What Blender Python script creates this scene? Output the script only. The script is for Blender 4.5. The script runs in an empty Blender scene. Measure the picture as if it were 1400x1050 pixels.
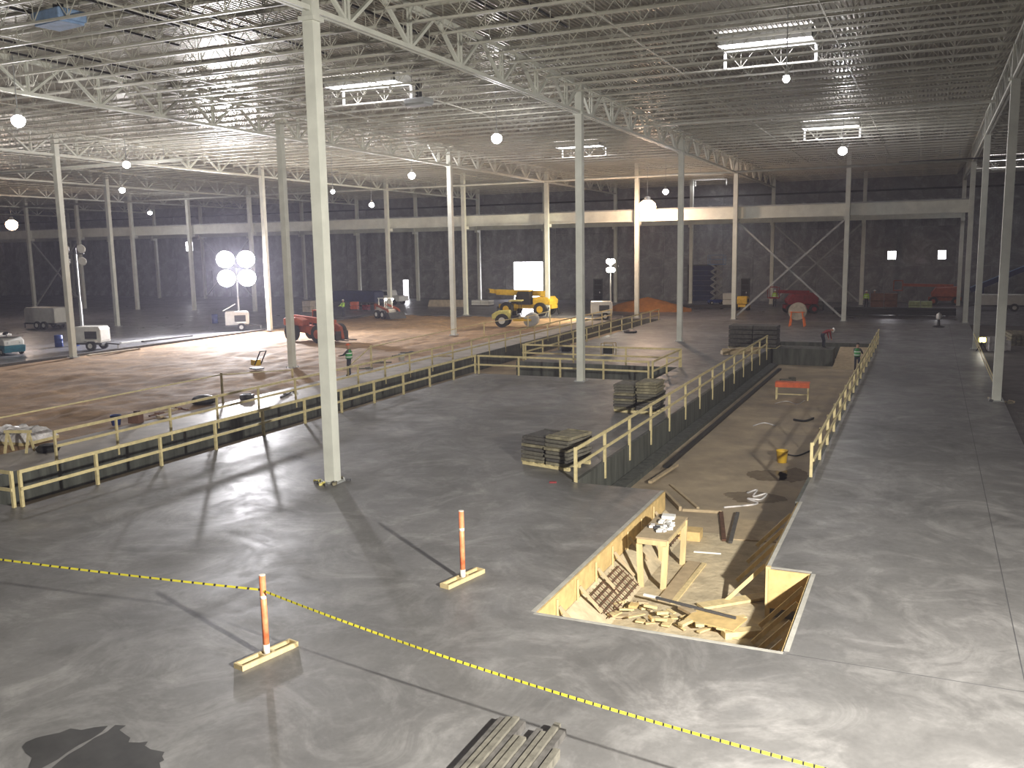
import bpy, math, random
from mathutils import Vector, Matrix
random.seed(7)
R = math.radians
# ------------------------------------------------------------------ camera
F, YAW, PITCH, ROLL, CAMH = 1252.66, .427074, .148851, -.01762, 7.0
_fw = Vector((-math.sin(YAW)*math.cos(PITCH), math.cos(YAW)*math.cos(PITCH), -math.sin(PITCH)))
_rt = Vector((math.cos(YAW), math.sin(YAW), 0)); _up = _rt.cross(_fw)
RT = _rt*math.cos(ROLL) + _up*math.sin(ROLL); UP = -_rt*math.sin(ROLL) + _up*math.cos(ROLL); FW = _fw
S = bpy.context.scene; C = S.collection
cam = bpy.data.cameras.new('camera'); co = bpy.data.objects.new('camera', cam); C.objects.link(co)
cam.sensor_width = 36; cam.lens = F/1400*36; cam.clip_end = 500; cam.clip_start = .1
co.matrix_world = Matrix(((RT.x, UP.x, -FW.x, 0), (RT.y, UP.y, -FW.y, 0), (RT.z, UP.z, -FW.z, CAMH), (0, 0, 0, 1)))
S.camera = co
# ------------------------------------------------------------------ world, exposure
w = bpy.data.worlds.new('world'); S.world = w; w.use_nodes = True
w.node_tree.nodes['Background'].inputs[0].default_value = (.92, .94, 1, 1)
w.node_tree.nodes['Background'].inputs[1].default_value = 2.2
# thin dust haze fills the hall
vs_ = w.node_tree.nodes.new('ShaderNodeVolumeScatter'); vs_.inputs['Density'].default_value = .0008; vs_.inputs['Anisotropy'].default_value = .5
vs_.inputs['Color'].default_value = (.86, .83, 1, 1); w.node_tree.links.new(vs_.outputs[0], w.node_tree.nodes['World Output'].inputs['Volume'])
S.view_settings.view_transform = 'Standard'; S.view_settings.look = 'None'
S.view_settings.gamma = 1; S.view_settings.use_curve_mapping = False; S.view_settings.exposure = 0.0
# light powers (W)
P_NEAR, P_T1, P_T3, P_BAY, P_SKY = 38000, 34000, 9000, 480, 14.0

# ------------------------------------------------------------------ photo pixel -> place
def ray(x, y): return FW + RT*((x-700)/F) - UP*((y-525)/F)
def G(x, y, z=0.0):
    d = ray(x, y); t = (z-CAMH)/d.z; return Vector((d.x*t, d.y*t, z))
def AY(x, y, Y):
    d = ray(x, y); t = Y/d.y; return Vector((d.x*t, Y, CAMH+d.z*t))
# ------------------------------------------------------------------ materials
MT = {}
def M(name, col, rough=.6, metal=0., var=.25, scale=3., bump=0., spec=None, dirt=None, emit=0., stretch=None, vr=0., alpha=None):
    m = bpy.data.materials.new(name); m.use_nodes = True; nt = m.node_tree; b = nt.nodes['Principled BSDF']
    N = nt.nodes.new; L = nt.links.new
    b.inputs['Roughness'].default_value = rough; b.inputs['Metallic'].default_value = metal
    if spec is not None: b.inputs['Specular IOR Level'].default_value = spec
    tc = N('ShaderNodeTexCoord'); mp = N('ShaderNodeMapping'); L(tc.outputs['Object'], mp.inputs[0])
    if stretch: mp.inputs['Scale'].default_value = stretch
    nz = N('ShaderNodeTexNoise'); nz.inputs['Scale'].default_value = scale; nz.inputs['Detail'].default_value = 5; nz.inputs['Roughness'].default_value = .6
    L(mp.outputs[0], nz.inputs[0])
    cr = N('ShaderNodeValToRGB'); L(nz.outputs[0], cr.inputs[0])
    lo = dirt or tuple(c*(1-var) for c in col); hi = tuple(min(1, c*(1+var)) for c in col)
    cr.color_ramp.elements[0].position = .3; cr.color_ramp.elements[1].position = .7
    cr.color_ramp.elements[0].color = (*lo, 1); cr.color_ramp.elements[1].color = (*hi, 1)
    L(cr.outputs[0], b.inputs['Base Color'])
    if vr:
        mr = N('ShaderNodeMapRange'); L(nz.outputs[0], mr.inputs[0]); mr.inputs[1].default_value = .3; mr.inputs[2].default_value = .7
        mr.inputs[3].default_value = max(.03, rough-vr); mr.inputs[4].default_value = rough+vr; L(mr.outputs[0], b.inputs['Roughness'])
    if bump:
        n2 = N('ShaderNodeTexNoise'); n2.inputs['Scale'].default_value = scale*4; n2.inputs['Detail'].default_value = 6; L(mp.outputs[0], n2.inputs[0])
        bp = N('ShaderNodeBump'); bp.inputs['Strength'].default_value = bump; bp.inputs['Distance'].default_value = .05
        L(n2.outputs[0], bp.inputs['Height']); L(bp.outputs[0], b.inputs['Normal'])
    if emit:
        b.inputs['Emission Color'].default_value = (*col, 1); b.inputs['Emission Strength'].default_value = emit
    MT[name] = m; return m

def concrete(name, base, rough, seam=True):
    """troweled slab: large mottling, fine scuffs, polished and dull patches, light swirls"""
    m = bpy.data.materials.new(name); m.use_nodes = True; nt = m.node_tree; b = nt.nodes['Principled BSDF']
    N = nt.nodes.new; L = nt.links.new
    tc = N('ShaderNodeTexCoord')
    def noise(sc, det, dist=0, rg=.6):
        n = N('ShaderNodeTexNoise'); n.inputs['Scale'].default_value = sc; n.inputs['Detail'].default_value = det
        n.inputs['Distortion'].default_value = dist; n.inputs['Roughness'].default_value = rg; L(tc.outputs['Object'], n.inputs[0]); return n
    def rng(n, a, b_, c, d):
        r = N('ShaderNodeMapRange'); L(n.outputs[0], r.inputs[0])
        for i, v in enumerate((a, b_, c, d)): r.inputs[i+1].default_value = v
        return r
    def mul(x, y):
        k = N('ShaderNodeMath'); k.operation = 'MULTIPLY'; L(x.outputs[0], k.inputs[0]); L(y.outputs[0], k.inputs[1]); return k
    a = rng(noise(.16, 3, .6), .3, .7, .68, 1.3); c = rng(noise(.9, 7, .8, .66), .3, .72, .8, 1.2); e = rng(noise(9, 6, .3, .7), .3, .7, .9, 1.1)
    s = rng(noise(.45, 9, 2.2, .72), .48, .72, .9, 1.6)
    v = mul(mul(mul(a, c), e), s)
    if seam:
        vo = N('ShaderNodeTexVoronoi'); vo.feature = 'DISTANCE_TO_EDGE'; vo.inputs['Scale'].default_value = .22; vo.inputs['Randomness'].default_value = .9
        ds = N('ShaderNodeVectorMath'); ds.operation = 'ADD'
        nd = noise(1.0, 4); L(tc.outputs['Object'], ds.inputs[0]); L(nd.outputs['Color'], ds.inputs[1]); L(ds.outputs[0], vo.inputs[0])
        v = mul(v, rng(vo, 0, .012, .88, 1.0))
    mx = N('ShaderNodeMix'); mx.data_type = 'RGBA'; mx.blend_type = 'MULTIPLY'; mx.inputs[0].default_value = 1
    mx.inputs[6].default_value = (*base, 1); cb = N('ShaderNodeCombineColor'); 
    for i in range(3): L(v.outputs[0], cb.inputs[i])
    L(cb.outputs[0], mx.inputs[7]); L(mx.outputs[2], b.inputs['Base Color'])
    rr = rng(noise(.5, 6, 1.0, .7), .3, .7, rough-.12, rough+.16); L(rr.outputs[0], b.inputs['Roughness'])
    bp = N('ShaderNodeBump'); bp.inputs['Strength'].default_value = .12; bp.inputs['Distance'].default_value = .02
    nb = noise(3, 5); L(nb.outputs[0], bp.inputs['Height']); L(bp.outputs[0], b.inputs['Normal'])
    b.inputs['Specular IOR Level'].default_value = .5
    MT[name] = m; return m
concrete('slab', (.175, .172, .170), .46, False)
concrete('slab_far', (.17, .168, .18), .34, False)
concrete('wallconc', (.27, .27, .28), .75, False)
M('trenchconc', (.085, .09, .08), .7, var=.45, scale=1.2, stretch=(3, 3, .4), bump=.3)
M('trenchsoil', (.34, .275, .19), .75, var=.35, scale=.7, bump=.5, vr=.2)
M('pitsoil', (.52, .44, .30), .9, var=.3, scale=1.6, bump=.6)
concrete('dirt', (.30, .19, .10), .85, False)
M('gravel', (.10, .09, .085), .9, var=.4, scale=.9, bump=.8)
M('strip', (.36, .33, .30), .5, var=.3, scale=.8)
M('steel', (.68, .69, .62), .45, var=.1, scale=1.5)
M('steelgrey', (.36, .37, .37), .5, var=.15, scale=1.5)
M('deck', (.43, .41, .36), .36, metal=.55, var=.16, scale=.9, vr=.08)
M('joist', (.54, .53, .46), .45, var=.1, scale=1.5)
M('black', (.02, .02, .022), .5); M('rubber', (.025, .025, .025), .8); M('darkgrey', (.07, .07, .075), .6)
M('wood', (.62, .50, .27), .7, var=.2, scale=6, stretch=(1, 1, .2))
M('railwood', (.62, .53, .29), .7, var=.2, scale=5)
M('ply', (.62, .45, .20), .7, var=.2, scale=4)
M('plytan', (.42, .33, .21), .8, var=.18, scale=4)
M('weathered', (.13, .122, .10), .85, var=.4, scale=7); M('weathered2', (.085, .08, .075), .85, var=.4, scale=7)
M('formpanel', (.20, .18, .12), .85, var=.5, scale=5)
M('white', (.75, .75, .72), .4, var=.06); M('offwhite', (.55, .54, .50), .5, var=.1); M('teal', (.03, .16, .22), .4)
M('blue', (.02, .05, .22), .45); M('ltblue', (.22, .33, .52), .6, var=.3); M('navy', (.02, .03, .09), .6)
M('orangered', (.36, .085, .04), .55, var=.3, scale=2); M('red', (.22, .02, .025), .6); M('orange', (.85, .17, .03), .5)
M('orangedull', (.62, .12, .04), .6); M('yellow', (.70, .45, .04), .5, var=.2); M('paleyellow', (.62, .55, .16), .5)
M('sand', (.34, .15, .045), .95, var=.3, scale=1.5, bump=.8); M('brown', (.16, .085, .06), .8); M('beige', (.45, .38, .29), .8)
M('lime', (.45, .75, .08), .6); M('greenvest', (.06, .30, .09), .6); M('skin', (.45, .25, .17), .6); M('jeans', (.035, .04, .06), .8)
M('glass', (.02, .025, .03), .1); M('chrome', (.6, .6, .6), .25, metal=1, var=.05)
M('rust', (.12, .06, .035), .8, metal=.3, var=.4, scale=6); M('reflect', (.85, .87, .85), .35, var=.02)
M('paper', (.85, .85, .82), .7, var=.1); M('plastic', (.62, .60, .60), .2, var=.5, scale=3); M('limetrim', (.35, .42, .22), .7)
M('postpaint', (.84, .40, .20), .5, var=.1, scale=3.5, dirt=(.78, .11, .03)); M('postwhite', (.85, .80, .72), .5, var=.1)  # paler orange blotches on the post stand in for its lamp-lit side
M('edgeconc', (.42, .41, .37), .8, var=.2)
M('tapeyellow', (.66, .60, .05), .5, var=.05); M('oilstain', (.035, .034, .034), .5, var=.4, scale=2)
M('water', (.23, .185, .13), .08, var=.2); M('apron', (.5, .5, .48), .8)
def emit(name, col, st):
    m = bpy.data.materials.new(name); m.use_nodes = True; nt = m.node_tree; nt.nodes.clear()
    e = nt.nodes.new('ShaderNodeEmission'); o = nt.nodes.new('ShaderNodeOutputMaterial')
    e.inputs[0].default_value = (*col, 1); e.inputs[1].default_value = st; nt.links.new(e.outputs[0], o.inputs[0]); MT[name] = m
emit('lampwhite', (1, .98, 1), 40); emit('lampwarm', (1, .62, .38), 30); emit('lamptower', (.98, .95, 1), 90)
emit('lampyellow', (1, .95, .8), 40); emit('skyglass', (.95, .93, 1), P_SKY)
# ------------------------------------------------------------------ mesh helpers
class MB:
    def __init__(s): s.v = []; s.f = []; s.mi = []
    def _add(s, vs, fs, mi=0):
        o = len(s.v); s.v += [tuple(v) for v in vs]; s.f += [tuple(o+i for i in f) for f in fs]; s.mi += [mi]*len(fs); return s
    def hexa(s, p, mi=0):
        return s._add(p, [(0, 3, 2, 1), (4, 5, 6, 7), (0, 1, 5, 4), (1, 2, 6, 5), (2, 3, 7, 6), (3, 0, 4, 7)], mi)
    def bb(s, x0, x1, y0, y1, z0, z1, mi=0):
        return s.hexa([(x0, y0, z0), (x1, y0, z0), (x1, y1, z0), (x0, y1, z0), (x0, y0, z1), (x1, y0, z1), (x1, y1, z1), (x0, y1, z1)], mi)
    def box(s, c, d, rz=0, mi=0, rx=0, ry=0):
        m = Matrix.Translation(c) @ Matrix.Rotation(rz, 4, 'Z') @ Matrix.Rotation(ry, 4, 'Y') @ Matrix.Rotation(rx, 4, 'X')
        h = [x/2 for x in d]
        return s.hexa([m @ Vector((a*h[0], b*h[1], c_*h[2])) for c_ in (-1, 1) for a, b in ((-1, -1), (1, -1), (1, 1), (-1, 1))], mi)
    def bar(s, a, b, wd, h=None, mi=0, up=(0, 0, 1)):
        a, b = Vector(a), Vector(b); d = (b-a).normalized(); h = h or wd; u = Vector(up)
        if abs(d.dot(u)) > .98: u = Vector((0, 1, 0))
        x = d.cross(u).normalized()*(wd/2); y = x.cross(d).normalized()*(h/2)
        return s.hexa([a-x-y, a+x-y, a+x+y, a-x+y, b-x-y, b+x-y, b+x+y, b-x+y], mi)
    def cyl(s, a, b, r, n=10, r2=None, mi=0):
        a, b = Vector(a), Vector(b); d = (b-a).normalized(); u = Vector((0, 0, 1)) if abs(d.z) < .95 else Vector((1, 0, 0))
        x = d.cross(u).normalized(); y = x.cross(d); r2 = r if r2 is None else r2
        vs = [p+(x*math.cos(t)+y*math.sin(t))*q for p, q in ((a, r), (b, r2)) for t in [2*math.pi*i/n for i in range(n)]]
        fs = [(i, (i+1) % n, n+(i+1) % n, n+i) for i in range(n)] + [tuple(range(n-1, -1, -1)), tuple(range(n, 2*n))]
        return s._add(vs, fs, mi)
    def prism(s, prof, y0, y1, mi=0):                       # profile in x,z extruded along y
        n = len(prof); vs = [(x, y0, z) for x, z in prof] + [(x, y1, z) for x, z in prof]
        return s._add(vs, [(i, (i+1) % n, n+(i+1) % n, n+i) for i in range(n)] + [tuple(range(n-1, -1, -1)), tuple(range(n, 2*n))], mi)
    def lathe(s, prof, c=(0, 0, 0), n=14, mi=0):
        vs = [(c[0]+r*math.cos(2*math.pi*i/n), c[1]+r*math.sin(2*math.pi*i/n), c[2]+z) for r, z in prof for i in range(n)]
        fs = [(k*n+i, k*n+(i+1) % n, (k+1)*n+(i+1) % n, (k+1)*n+i) for k in range(len(prof)-1) for i in range(n)]
        return s._add(vs, fs + [tuple(range(n-1, -1, -1)), tuple(range((len(prof)-1)*n, len(prof)*n))], mi)
    def mesh(s, name, mats):
        me = bpy.data.meshes.new(name); me.from_pydata(s.v, [], s.f)
        for m in ([mats] if isinstance(mats, str) else mats): me.materials.append(MT[m])
        me.polygons.foreach_set('material_index', s.mi); me.update(); return me
    def build(s, name, mats, parent=None, loc=None, rz=0, bevel=0, smooth=False):
        o = bpy.data.objects.new(name, s.mesh(name, mats)); C.objects.link(o)
        if parent: o.parent = parent
        if loc is not None: o.location = loc
        o.rotation_euler.z = rz
        if smooth:
            for p in o.data.polygons: p.use_smooth = len(p.vertices) == 4
        if bevel:
            b = o.modifiers.new('bevel', 'BEVEL'); b.width = bevel; b.segments = 2; b.limit_method = 'ANGLE'
        return o
def tag(o, label, cat, group=None):
    o['label'] = label; o['category'] = cat
    if group: o['group'] = group
    return o
def thing(name, label, cat, loc=(0, 0, 0), rz=0, group=None):
    o = bpy.data.objects.new(name, None); C.objects.link(o); o.location = loc; o.rotation_euler.z = rz; o.empty_display_size = .2
    return tag(o, label, cat, group)
def struct(o): o['kind'] = 'structure'; return o
def inst(name, me, parent=None, loc=(0, 0, 0), rz=0):
    o = bpy.data.objects.new(name, me); C.objects.link(o); o.location = loc; o.rotation_euler.z = rz
    if parent: o.parent = parent
    return o
def light(name, loc, power, col=(1, 1, 1), size=.3, parent=None, spot=None, aim=None, blend=.6):
    l = bpy.data.lights.new(name, 'SPOT' if spot else 'POINT'); l.energy = power; l.color = col; l.shadow_soft_size = size
    o = bpy.data.objects.new(name, l); C.objects.link(o); o.location = loc
    if spot:
        l.spot_size = R(spot); l.spot_blend = blend
        o.rotation_euler = (Vector(aim)-Vector(loc)).to_track_quat('-Z', 'Y').to_euler()
    if parent: o.parent = parent
    return o
def wheel(parent, c, r, wd, hub='offwhite'):
    t = MB().cyl((c[0], c[1]-wd/2, c[2]), (c[0], c[1]+wd/2, c[2]), r, 18)
    o = t.build('wheel', 'rubber', parent, smooth=True)
    MB().cyl((c[0], c[1]-wd/2-.02, c[2]), (c[0], c[1]+wd/2+.02, c[2]), r*.5, 12).build('hub', hub, o)
    return o
# ================================================================== STRUCTURE
ORD = ['first', 'second', 'third', 'fourth', 'fifth', 'sixth', 'seventh', 'eighth', 'ninth', 'tenth', 'eleventh', 'twelfth', 'thirteenth', 'fourteenth', 'fifteenth', 'sixteenth', 'seventeenth']
YR = [22.5, 44.5, 65.3, 85.5, 107.5]                     # column rows
XL = [2.9] + [-16.3-18.5*k for k in range(7)]            # column lines
def zr(Y): return 15.15-.008*(Y-44.5)                    # underside of deck
XW0, XW1, YW0, YW1 = -150., 24., -8., 112.5
# --- slabs: thick boxes so that trenches have real sides
def region(rects, z0, z1):
    m = MB()
    for x0, x1, y0, y1 in rects: m.bb(x0, x1, y0, y1, z0, z1)
    return m
TZ = -1.1
struct(region([(-54, 3.2, YW0, 15.5), (-54, -6.65, 15.5, 17), (-2, 3.2, 15.5, 19.65), (-23, -6.65, 17, 25), (-23, -9.5, 25, 45.6), (-12.9, -9.5, 45.6, 51.3),
        (-22.8, -9.5, 51.3, 67), (-22.8, 3.2, 67, 84.2), (-2.95, 3.2, 19.65, 67)], TZ-.3, 0).build('floor', 'slab'))
struct(region([(XW0, -54, YW0, 84.2), (XW0, XW1, 84.2, YW1)], -.4, 0).build('floor', 'slab_far'))
struct(region([(-29.8, -27.1, 17, 84.2)], TZ-.3, 0).build('floor', 'strip'))
struct(region([(-27.1, -22.8, 17, 84.2), (-23, -12.9, 45.6, 51.3), (-9.5, -2.95, 25, 67)], TZ-.25, TZ).build('floor', 'trenchsoil'))
struct(region([(-6.65, -1.95, 15.5, 25)], TZ-.25, TZ).build('floor', 'pitsoil'))
struct(region([(3.2, XW1, YW0, 84.2)], -.4, -.08).build('floor', 'gravel'))
# concrete retaining faces of the trenches
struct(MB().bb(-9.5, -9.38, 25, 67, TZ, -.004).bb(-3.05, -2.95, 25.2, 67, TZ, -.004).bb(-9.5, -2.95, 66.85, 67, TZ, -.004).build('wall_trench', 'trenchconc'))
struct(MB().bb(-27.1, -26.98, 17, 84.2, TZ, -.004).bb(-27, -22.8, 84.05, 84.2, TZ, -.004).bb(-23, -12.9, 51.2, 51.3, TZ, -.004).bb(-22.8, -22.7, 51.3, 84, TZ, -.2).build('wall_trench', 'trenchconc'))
# dirt field with low ruts: a grid with real relief
def dirt_field(x0, x1, y0, y1, nx, ny):
    m = MB(); vs = []
    from mathutils import noise as nn
    for j in range(ny+1):
        for i in range(nx+1):
            x = x0+(x1-x0)*i/nx; y = y0+(y1-y0)*j/ny
            e = min(1, min(x-x0, x1-x)/1.0, 1)
            h = .12*nn.noise((x*.35, y*.12, 0))+.10*nn.noise((x*1.5, y*.25, 4))+.08*nn.noise((x*.12, y*.5, 9))+.05*nn.noise((x*1.1, y*1.3, 2))
            vs.append((x, y, -.06+max(-.12, h)*e))
    fs = [(j*(nx+1)+i, j*(nx+1)+i+1, (j+1)*(nx+1)+i+1, (j+1)*(nx+1)+i) for j in range(ny) for i in range(nx)]
    return m._add(vs, fs)
struct(dirt_field(-54, -29.8, 17, 84.2, 80, 220).build('floor_dirt', 'dirt', smooth=True))
# --- walls; the far wall has a big open doorway, a small one, and small windows
def wall_with_holes(x0, x1, z1, holes, y, th):
    m = MB(); xs = sorted({x0, x1, *[h[0] for h in holes], *[h[1] for h in holes]})
    for a, b in zip(xs, xs[1:]):
        hz = sorted([(h[2], h[3]) for h in holes if h[0] <= a+1e-6 and h[1] >= b-1e-6]); z = 0.
        for p, q in hz:
            if p > z+1e-6: m.bb(a, b, y, y+th, z, p)
            z = q
        m.bb(a, b, y, y+th, z, z1)
    return m
YB = YW1
def fx(px): return AY(px, 380, YB).x
def fz(px, py): return AY(px, py, YB).z
holes = [(fx(703), fx(742.5), 0, 4.95), (fx(551.5), fx(558.5), 0, 2.6)]
wn = []
for (a, b, c, d) in ((1212.5, 1223.5, 343.5, 354.5), (1281, 1291.5, 342.5, 354), (257.5, 267, 331, 343)):
    h = (fx(a), fx(b), fz(a, d), fz(a, c)); holes.append(h); wn.append(h)
WB = struct(wall_with_holes(XW0, XW1, 14.6, holes, YB, .3).build('wall_back', 'wallconc'))
struct(MB().bb(XW0-.3, XW0, YW0, YB+.3, -.3, 15.8).build('wall_left', 'wallconc'))
struct(MB().bb(XW1, XW1+.3, YW0, YB+.3, -.3, 15.8).build('wall_right', 'wallconc'))
struct(MB().bb(XW0, XW1, YW0-.3, YW0, -.3, 15.8).build('wall_front', 'wallconc'))
# precast panels of the far wall: each is proud of the wall with open joints, upper and lower row
def free(x0, x1, z0, z1):
    return all(h[1] <= x0 or h[0] >= x1 or h[3] <= z0 or h[2] >= z1 for h in holes)
pz = [(0.02, 4.05), (4.12, 8.4), (8.46, 12.4)]
x = XW0+.5; 
while x < XW1-3.5:
    for a, b in pz:
        if free(x, x+3.6, a, b): MB().bb(0, 3.54, -.06, 0, a, b).build('panel', 'wallconc', WB, loc=(x, YB, 0))
    x += 3.62
struct(MB().bb(XW0, XW1, YB-.16, YB-.06, 12.42, 12.62).build('trim_1', 'black'))
for i, h in enumerate(wn):
    f = struct(MB().bb(h[0]-.08, h[0], YB-.1, YB+.1, h[2]-.08, h[3]+.08).bb(h[1], h[1]+.08, YB-.1, YB+.1, h[2]-.08, h[3]+.08)
        .bb(h[0], h[1], YB-.1, YB+.1, h[2]-.08, h[2]).bb(h[0], h[1], YB-.1, YB+.1, h[3], h[3]+.08).build('window_%d' % (i+1), 'steelgrey'))
    MB().bb(h[0], h[1], YB+.02, YB+.04, h[2], h[3]).build('pane', 'skyglass', f)
for i, h in enumerate(holes[:2]):
    struct(MB().bb(h[0]-.15, h[0], YB-.12, YB+.2, 0, h[3]+.15).bb(h[1], h[1]+.15, YB-.12, YB+.2, 0, h[3]+.15).bb(h[0], h[1], YB-.12, YB+.2, h[3], h[3]+.15).build('door_%d' % (i+1), 'steelgrey'))
    MB().bb(h[0], h[1], YB+.1, YB+.12, 0, h[3]).build('daylight_sheet', 'skyglass', bpy.data.objects['door_%d' % (i+1)])  # glowing sheet added to stand in for daylight through the open doorway
# closed doors in the far wall: dark personnel doors and a dark blue overhead door
def closed_door(n, a, b, top, mat):
    x0, x1 = fx(a), fx(b)
    d = struct(MB().bb(x0-.12, x0, YB-.18, YB, 0, top+.12).bb(x1, x1+.12, YB-.18, YB, 0, top+.12).bb(x0, x1, YB-.18, YB, top, top+.12).build('door_%d' % n, 'darkgrey'))
    k = max(1, round(top/.6))
    for j in range(k): MB().bb(x0, x1, YB-.12, YB-.04, top*j/k+.02, top*(j+1)/k-.02).build('panel', mat, d)
    MB().box((x1-.25, YB-.16, 1.0), (.1, .08, .2)).build('handle', 'chrome', d)
closed_door(3, 813, 823, 2.6, 'black'); closed_door(4, 942, 978, 4.3, 'navy'); closed_door(5, 1015, 1024, 2.6, 'black')
struct(MB().bb(-70, -30, YB+.3, YB+25, -.4, -.02).build('floor_outside', 'apron'))
# --- roof deck: real ribs running front to back
def deck():
    m = MB(); p = .19; n = int((XW1-XW0)/p); prof = []
    for i in range(n):
        x = XW0+i*p; prof += [(x, 0), (x+.05, .0), (x+.07, .055), (x+.17, .055)]
    prof.append((XW1, 0)); ys = [YW0, YB+.3]
    vs = [(x, y, zr(y)+h) for y in ys for x, h in prof]; k = len(prof)
    m._add(vs, [(i, k+i, k+i+1, i+1) for i in range(k-1)])
    return m
CE = struct(deck().build('ceiling', 'deck'))
struct(MB().hexa([(XW0, YW0, zr(YW0)+.1), (XW1, YW0, zr(YW0)+.1), (XW1, YB+.3, zr(YB)+.1), (XW0, YB+.3, zr(YB)+.1), (XW0, YW0, 16), (XW1, YW0, 16), (XW1, YB+.3, 16), (XW0, YB+.3, 16)]).build('ceiling', 'darkgrey'))
# --- open web joists (x direction), one mesh per bay width
def joist_mesh(L):
    m = MB(); n = 12; p = L/n; d = 1.0
    m.bb(.05, L-.05, -.06, .06, -.09, -.004).bb(p*.5, L-p*.5, -.045, .045, -d-.07, -d)
    for i in range(n):
        xb = (i+.5)*p
        m.bar((i*p, 0, -.05), (xb, 0, -d-.03), .024, .024).bar((xb, 0, -d-.03), ((i+1)*p, 0, -.05), .024, .024)
        m.bar((xb, 0, -.05), (xb, 0, -d-.03), .02, .02)
    return m
bays = [(XL[i+1], XL[i]) for i in range(len(XL)-1)] + [(2.9, 22)]
jm = {}; jl = []
for a, b in bays:
    L = round(b-a, 2)
    if L not in jm: jm[L] = joist_mesh(L)
rows = []
yy = [8.0] + YR
for a, b in zip(yy, yy[1:]):
    n = round((b-a)/1.77)
    rows += [a+(b-a)*(i+.5)/n for i in range(n)]
for a, b in bays:
    for y in rows:
        d = ray(0, 0); v = Vector(((a+b)/2, y, 14.6-CAMH)); dist = v.dot(FW)
        u = 700+F*v.dot(RT)/dist if dist > 1 else -9e3; vv = 525-F*v.dot(UP)/dist if dist > 1 else -9e3
        vis = dist > 1 and -700 < u < 1700 and vv > -60
        jl.append(((dist if vis else dist+500), a, round(b-a, 2), y))
jl.sort()
jme = {L: m.mesh('joist', 'joist') for L, m in jm.items()}
rest = MB()
for k, (_, a, L, y) in enumerate(jl):
    if k < 298: inst('joist', jme[L], CE, (a, y, zr(y)))
    else:
        s = jm[L]; rest._add([(q[0]+a, q[1]+y, q[2]+zr(y)) for q in s.v], s.f)
o = rest.build('joist', 'joist', CE); o['kind'] = 'stuff'
# bridging rods tying the joists, two lines per bay, and dark conduit under the deck
for a, b in bays[:5]:
    for t in (.33, .67):
        x = a+(b-a)*t; MB().bar((x, 18, zr(18)-1.03), (x, 85, zr(85)-1.03), .04).build('bridging', 'joist', CE)
for i, (px0, py0, px1, py1) in enumerate([(0, 15, 45, 26), (0, 48, 185, 108), (0, 78, 190, 108), (95, 0, 245, 42), (150, 40, 240, 68), (240, 0, 420, 80), (200, 22, 335, 60), (440, 0, 600, 57), (578, 3, 780, 42), (705, 0, 775, 40)]):
    p = G(px0, py0, 15.02)
    q = G(px1, py1, 15.02)
    xm = (p.x+q.x)/2
    MB().cyl((xm, max(8, p.y), zr(p.y)-.12), (xm, q.y, zr(q.y)-.12), .045, 6).build('conduit', 'black', CE)
# --- columns
def col_mesh(h, wd):
    m = MB().bb(-wd/2, wd/2, -wd/2, wd/2, .03, h)
    return m.mesh('shaft', 'steel')
base_me = MB().bb(-.3, .3, -.3, .3, 0, .03).mesh('base_plate', 'steelgrey')
bolt_me = MB().cyl((0, 0, .03), (0, 0, .1), .03, 6).mesh('anchor_bolt', 'steelgrey')
cap_me = MB().bb(-.26, .26, -.26, .26, 0, .12).mesh('bracket', 'steel')
def column(x, y, h, label, group, wd=.35, detail=True, brz=None):
    t = thing('steel_column', label, 'column', (x, y, 0), 0, group)
    inst('shaft', col_mesh(h, wd), t); inst('base_plate', base_me, t)
    if brz: inst('bracket', cap_me, t, (0, 0, brz))
    if detail:
        for a in (-.24, .24):
            for b in (-.24, .24): inst('anchor_bolt', bolt_me, t, (a, b, 0))
    return t
ROWN = ['the right slab row', 'the center slab row', 'the dirt field row', 'the row at dark slab edge', 'the first row on dark slab', 'the second row on dark slab', 'the third row on dark slab', 'the fourth row on dark slab']
for i, X in enumerate(XL):
    for j, Y in enumerate(YR[:3]):
        if i == 0 and j == 0: continue
        if (X < -60 and j == 0) or (X < -80 and j == 1): continue
        if i == 1 and j == 0:
            column(X, Y, zr(Y)-.25, 'near pale steel column with rubble around its foot, on polished slab', None, brz=13.4)
        else: column(X, Y, zr(Y)-.25, 'tall pale square steel column in %s, %s before the crane beam' % (ROWN[i], ['third', 'second', 'first'][j]), 'main hall roof columns', brz=zr(Y)-1.7)
XC = []
for i, X in enumerate(XL):
    XC.append(X)
    if i < len(XL)-1: XC.append((X+XL[i+1])/2)
for kc, X in enumerate(XC):
    wc = 'at the right slab side of steel X brace' if kc == 0 else 'braced by the steel X, right slab end' if kc == 1 else 'braced by the steel X, trench end' if kc == 2 else '%s beyond the steel X brace' % ORD[kc-3]
    column(X, YR[3], zr(YR[3])-.25, 'pale steel column before the nearer crane beam, '+wc, 'front crane row columns', .38, X > -60)
    column(X, YR[4], zr(YR[4])-.25, 'pale steel column behind the far crane beam, '+wc, 'back crane row columns', .38, False)
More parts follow.
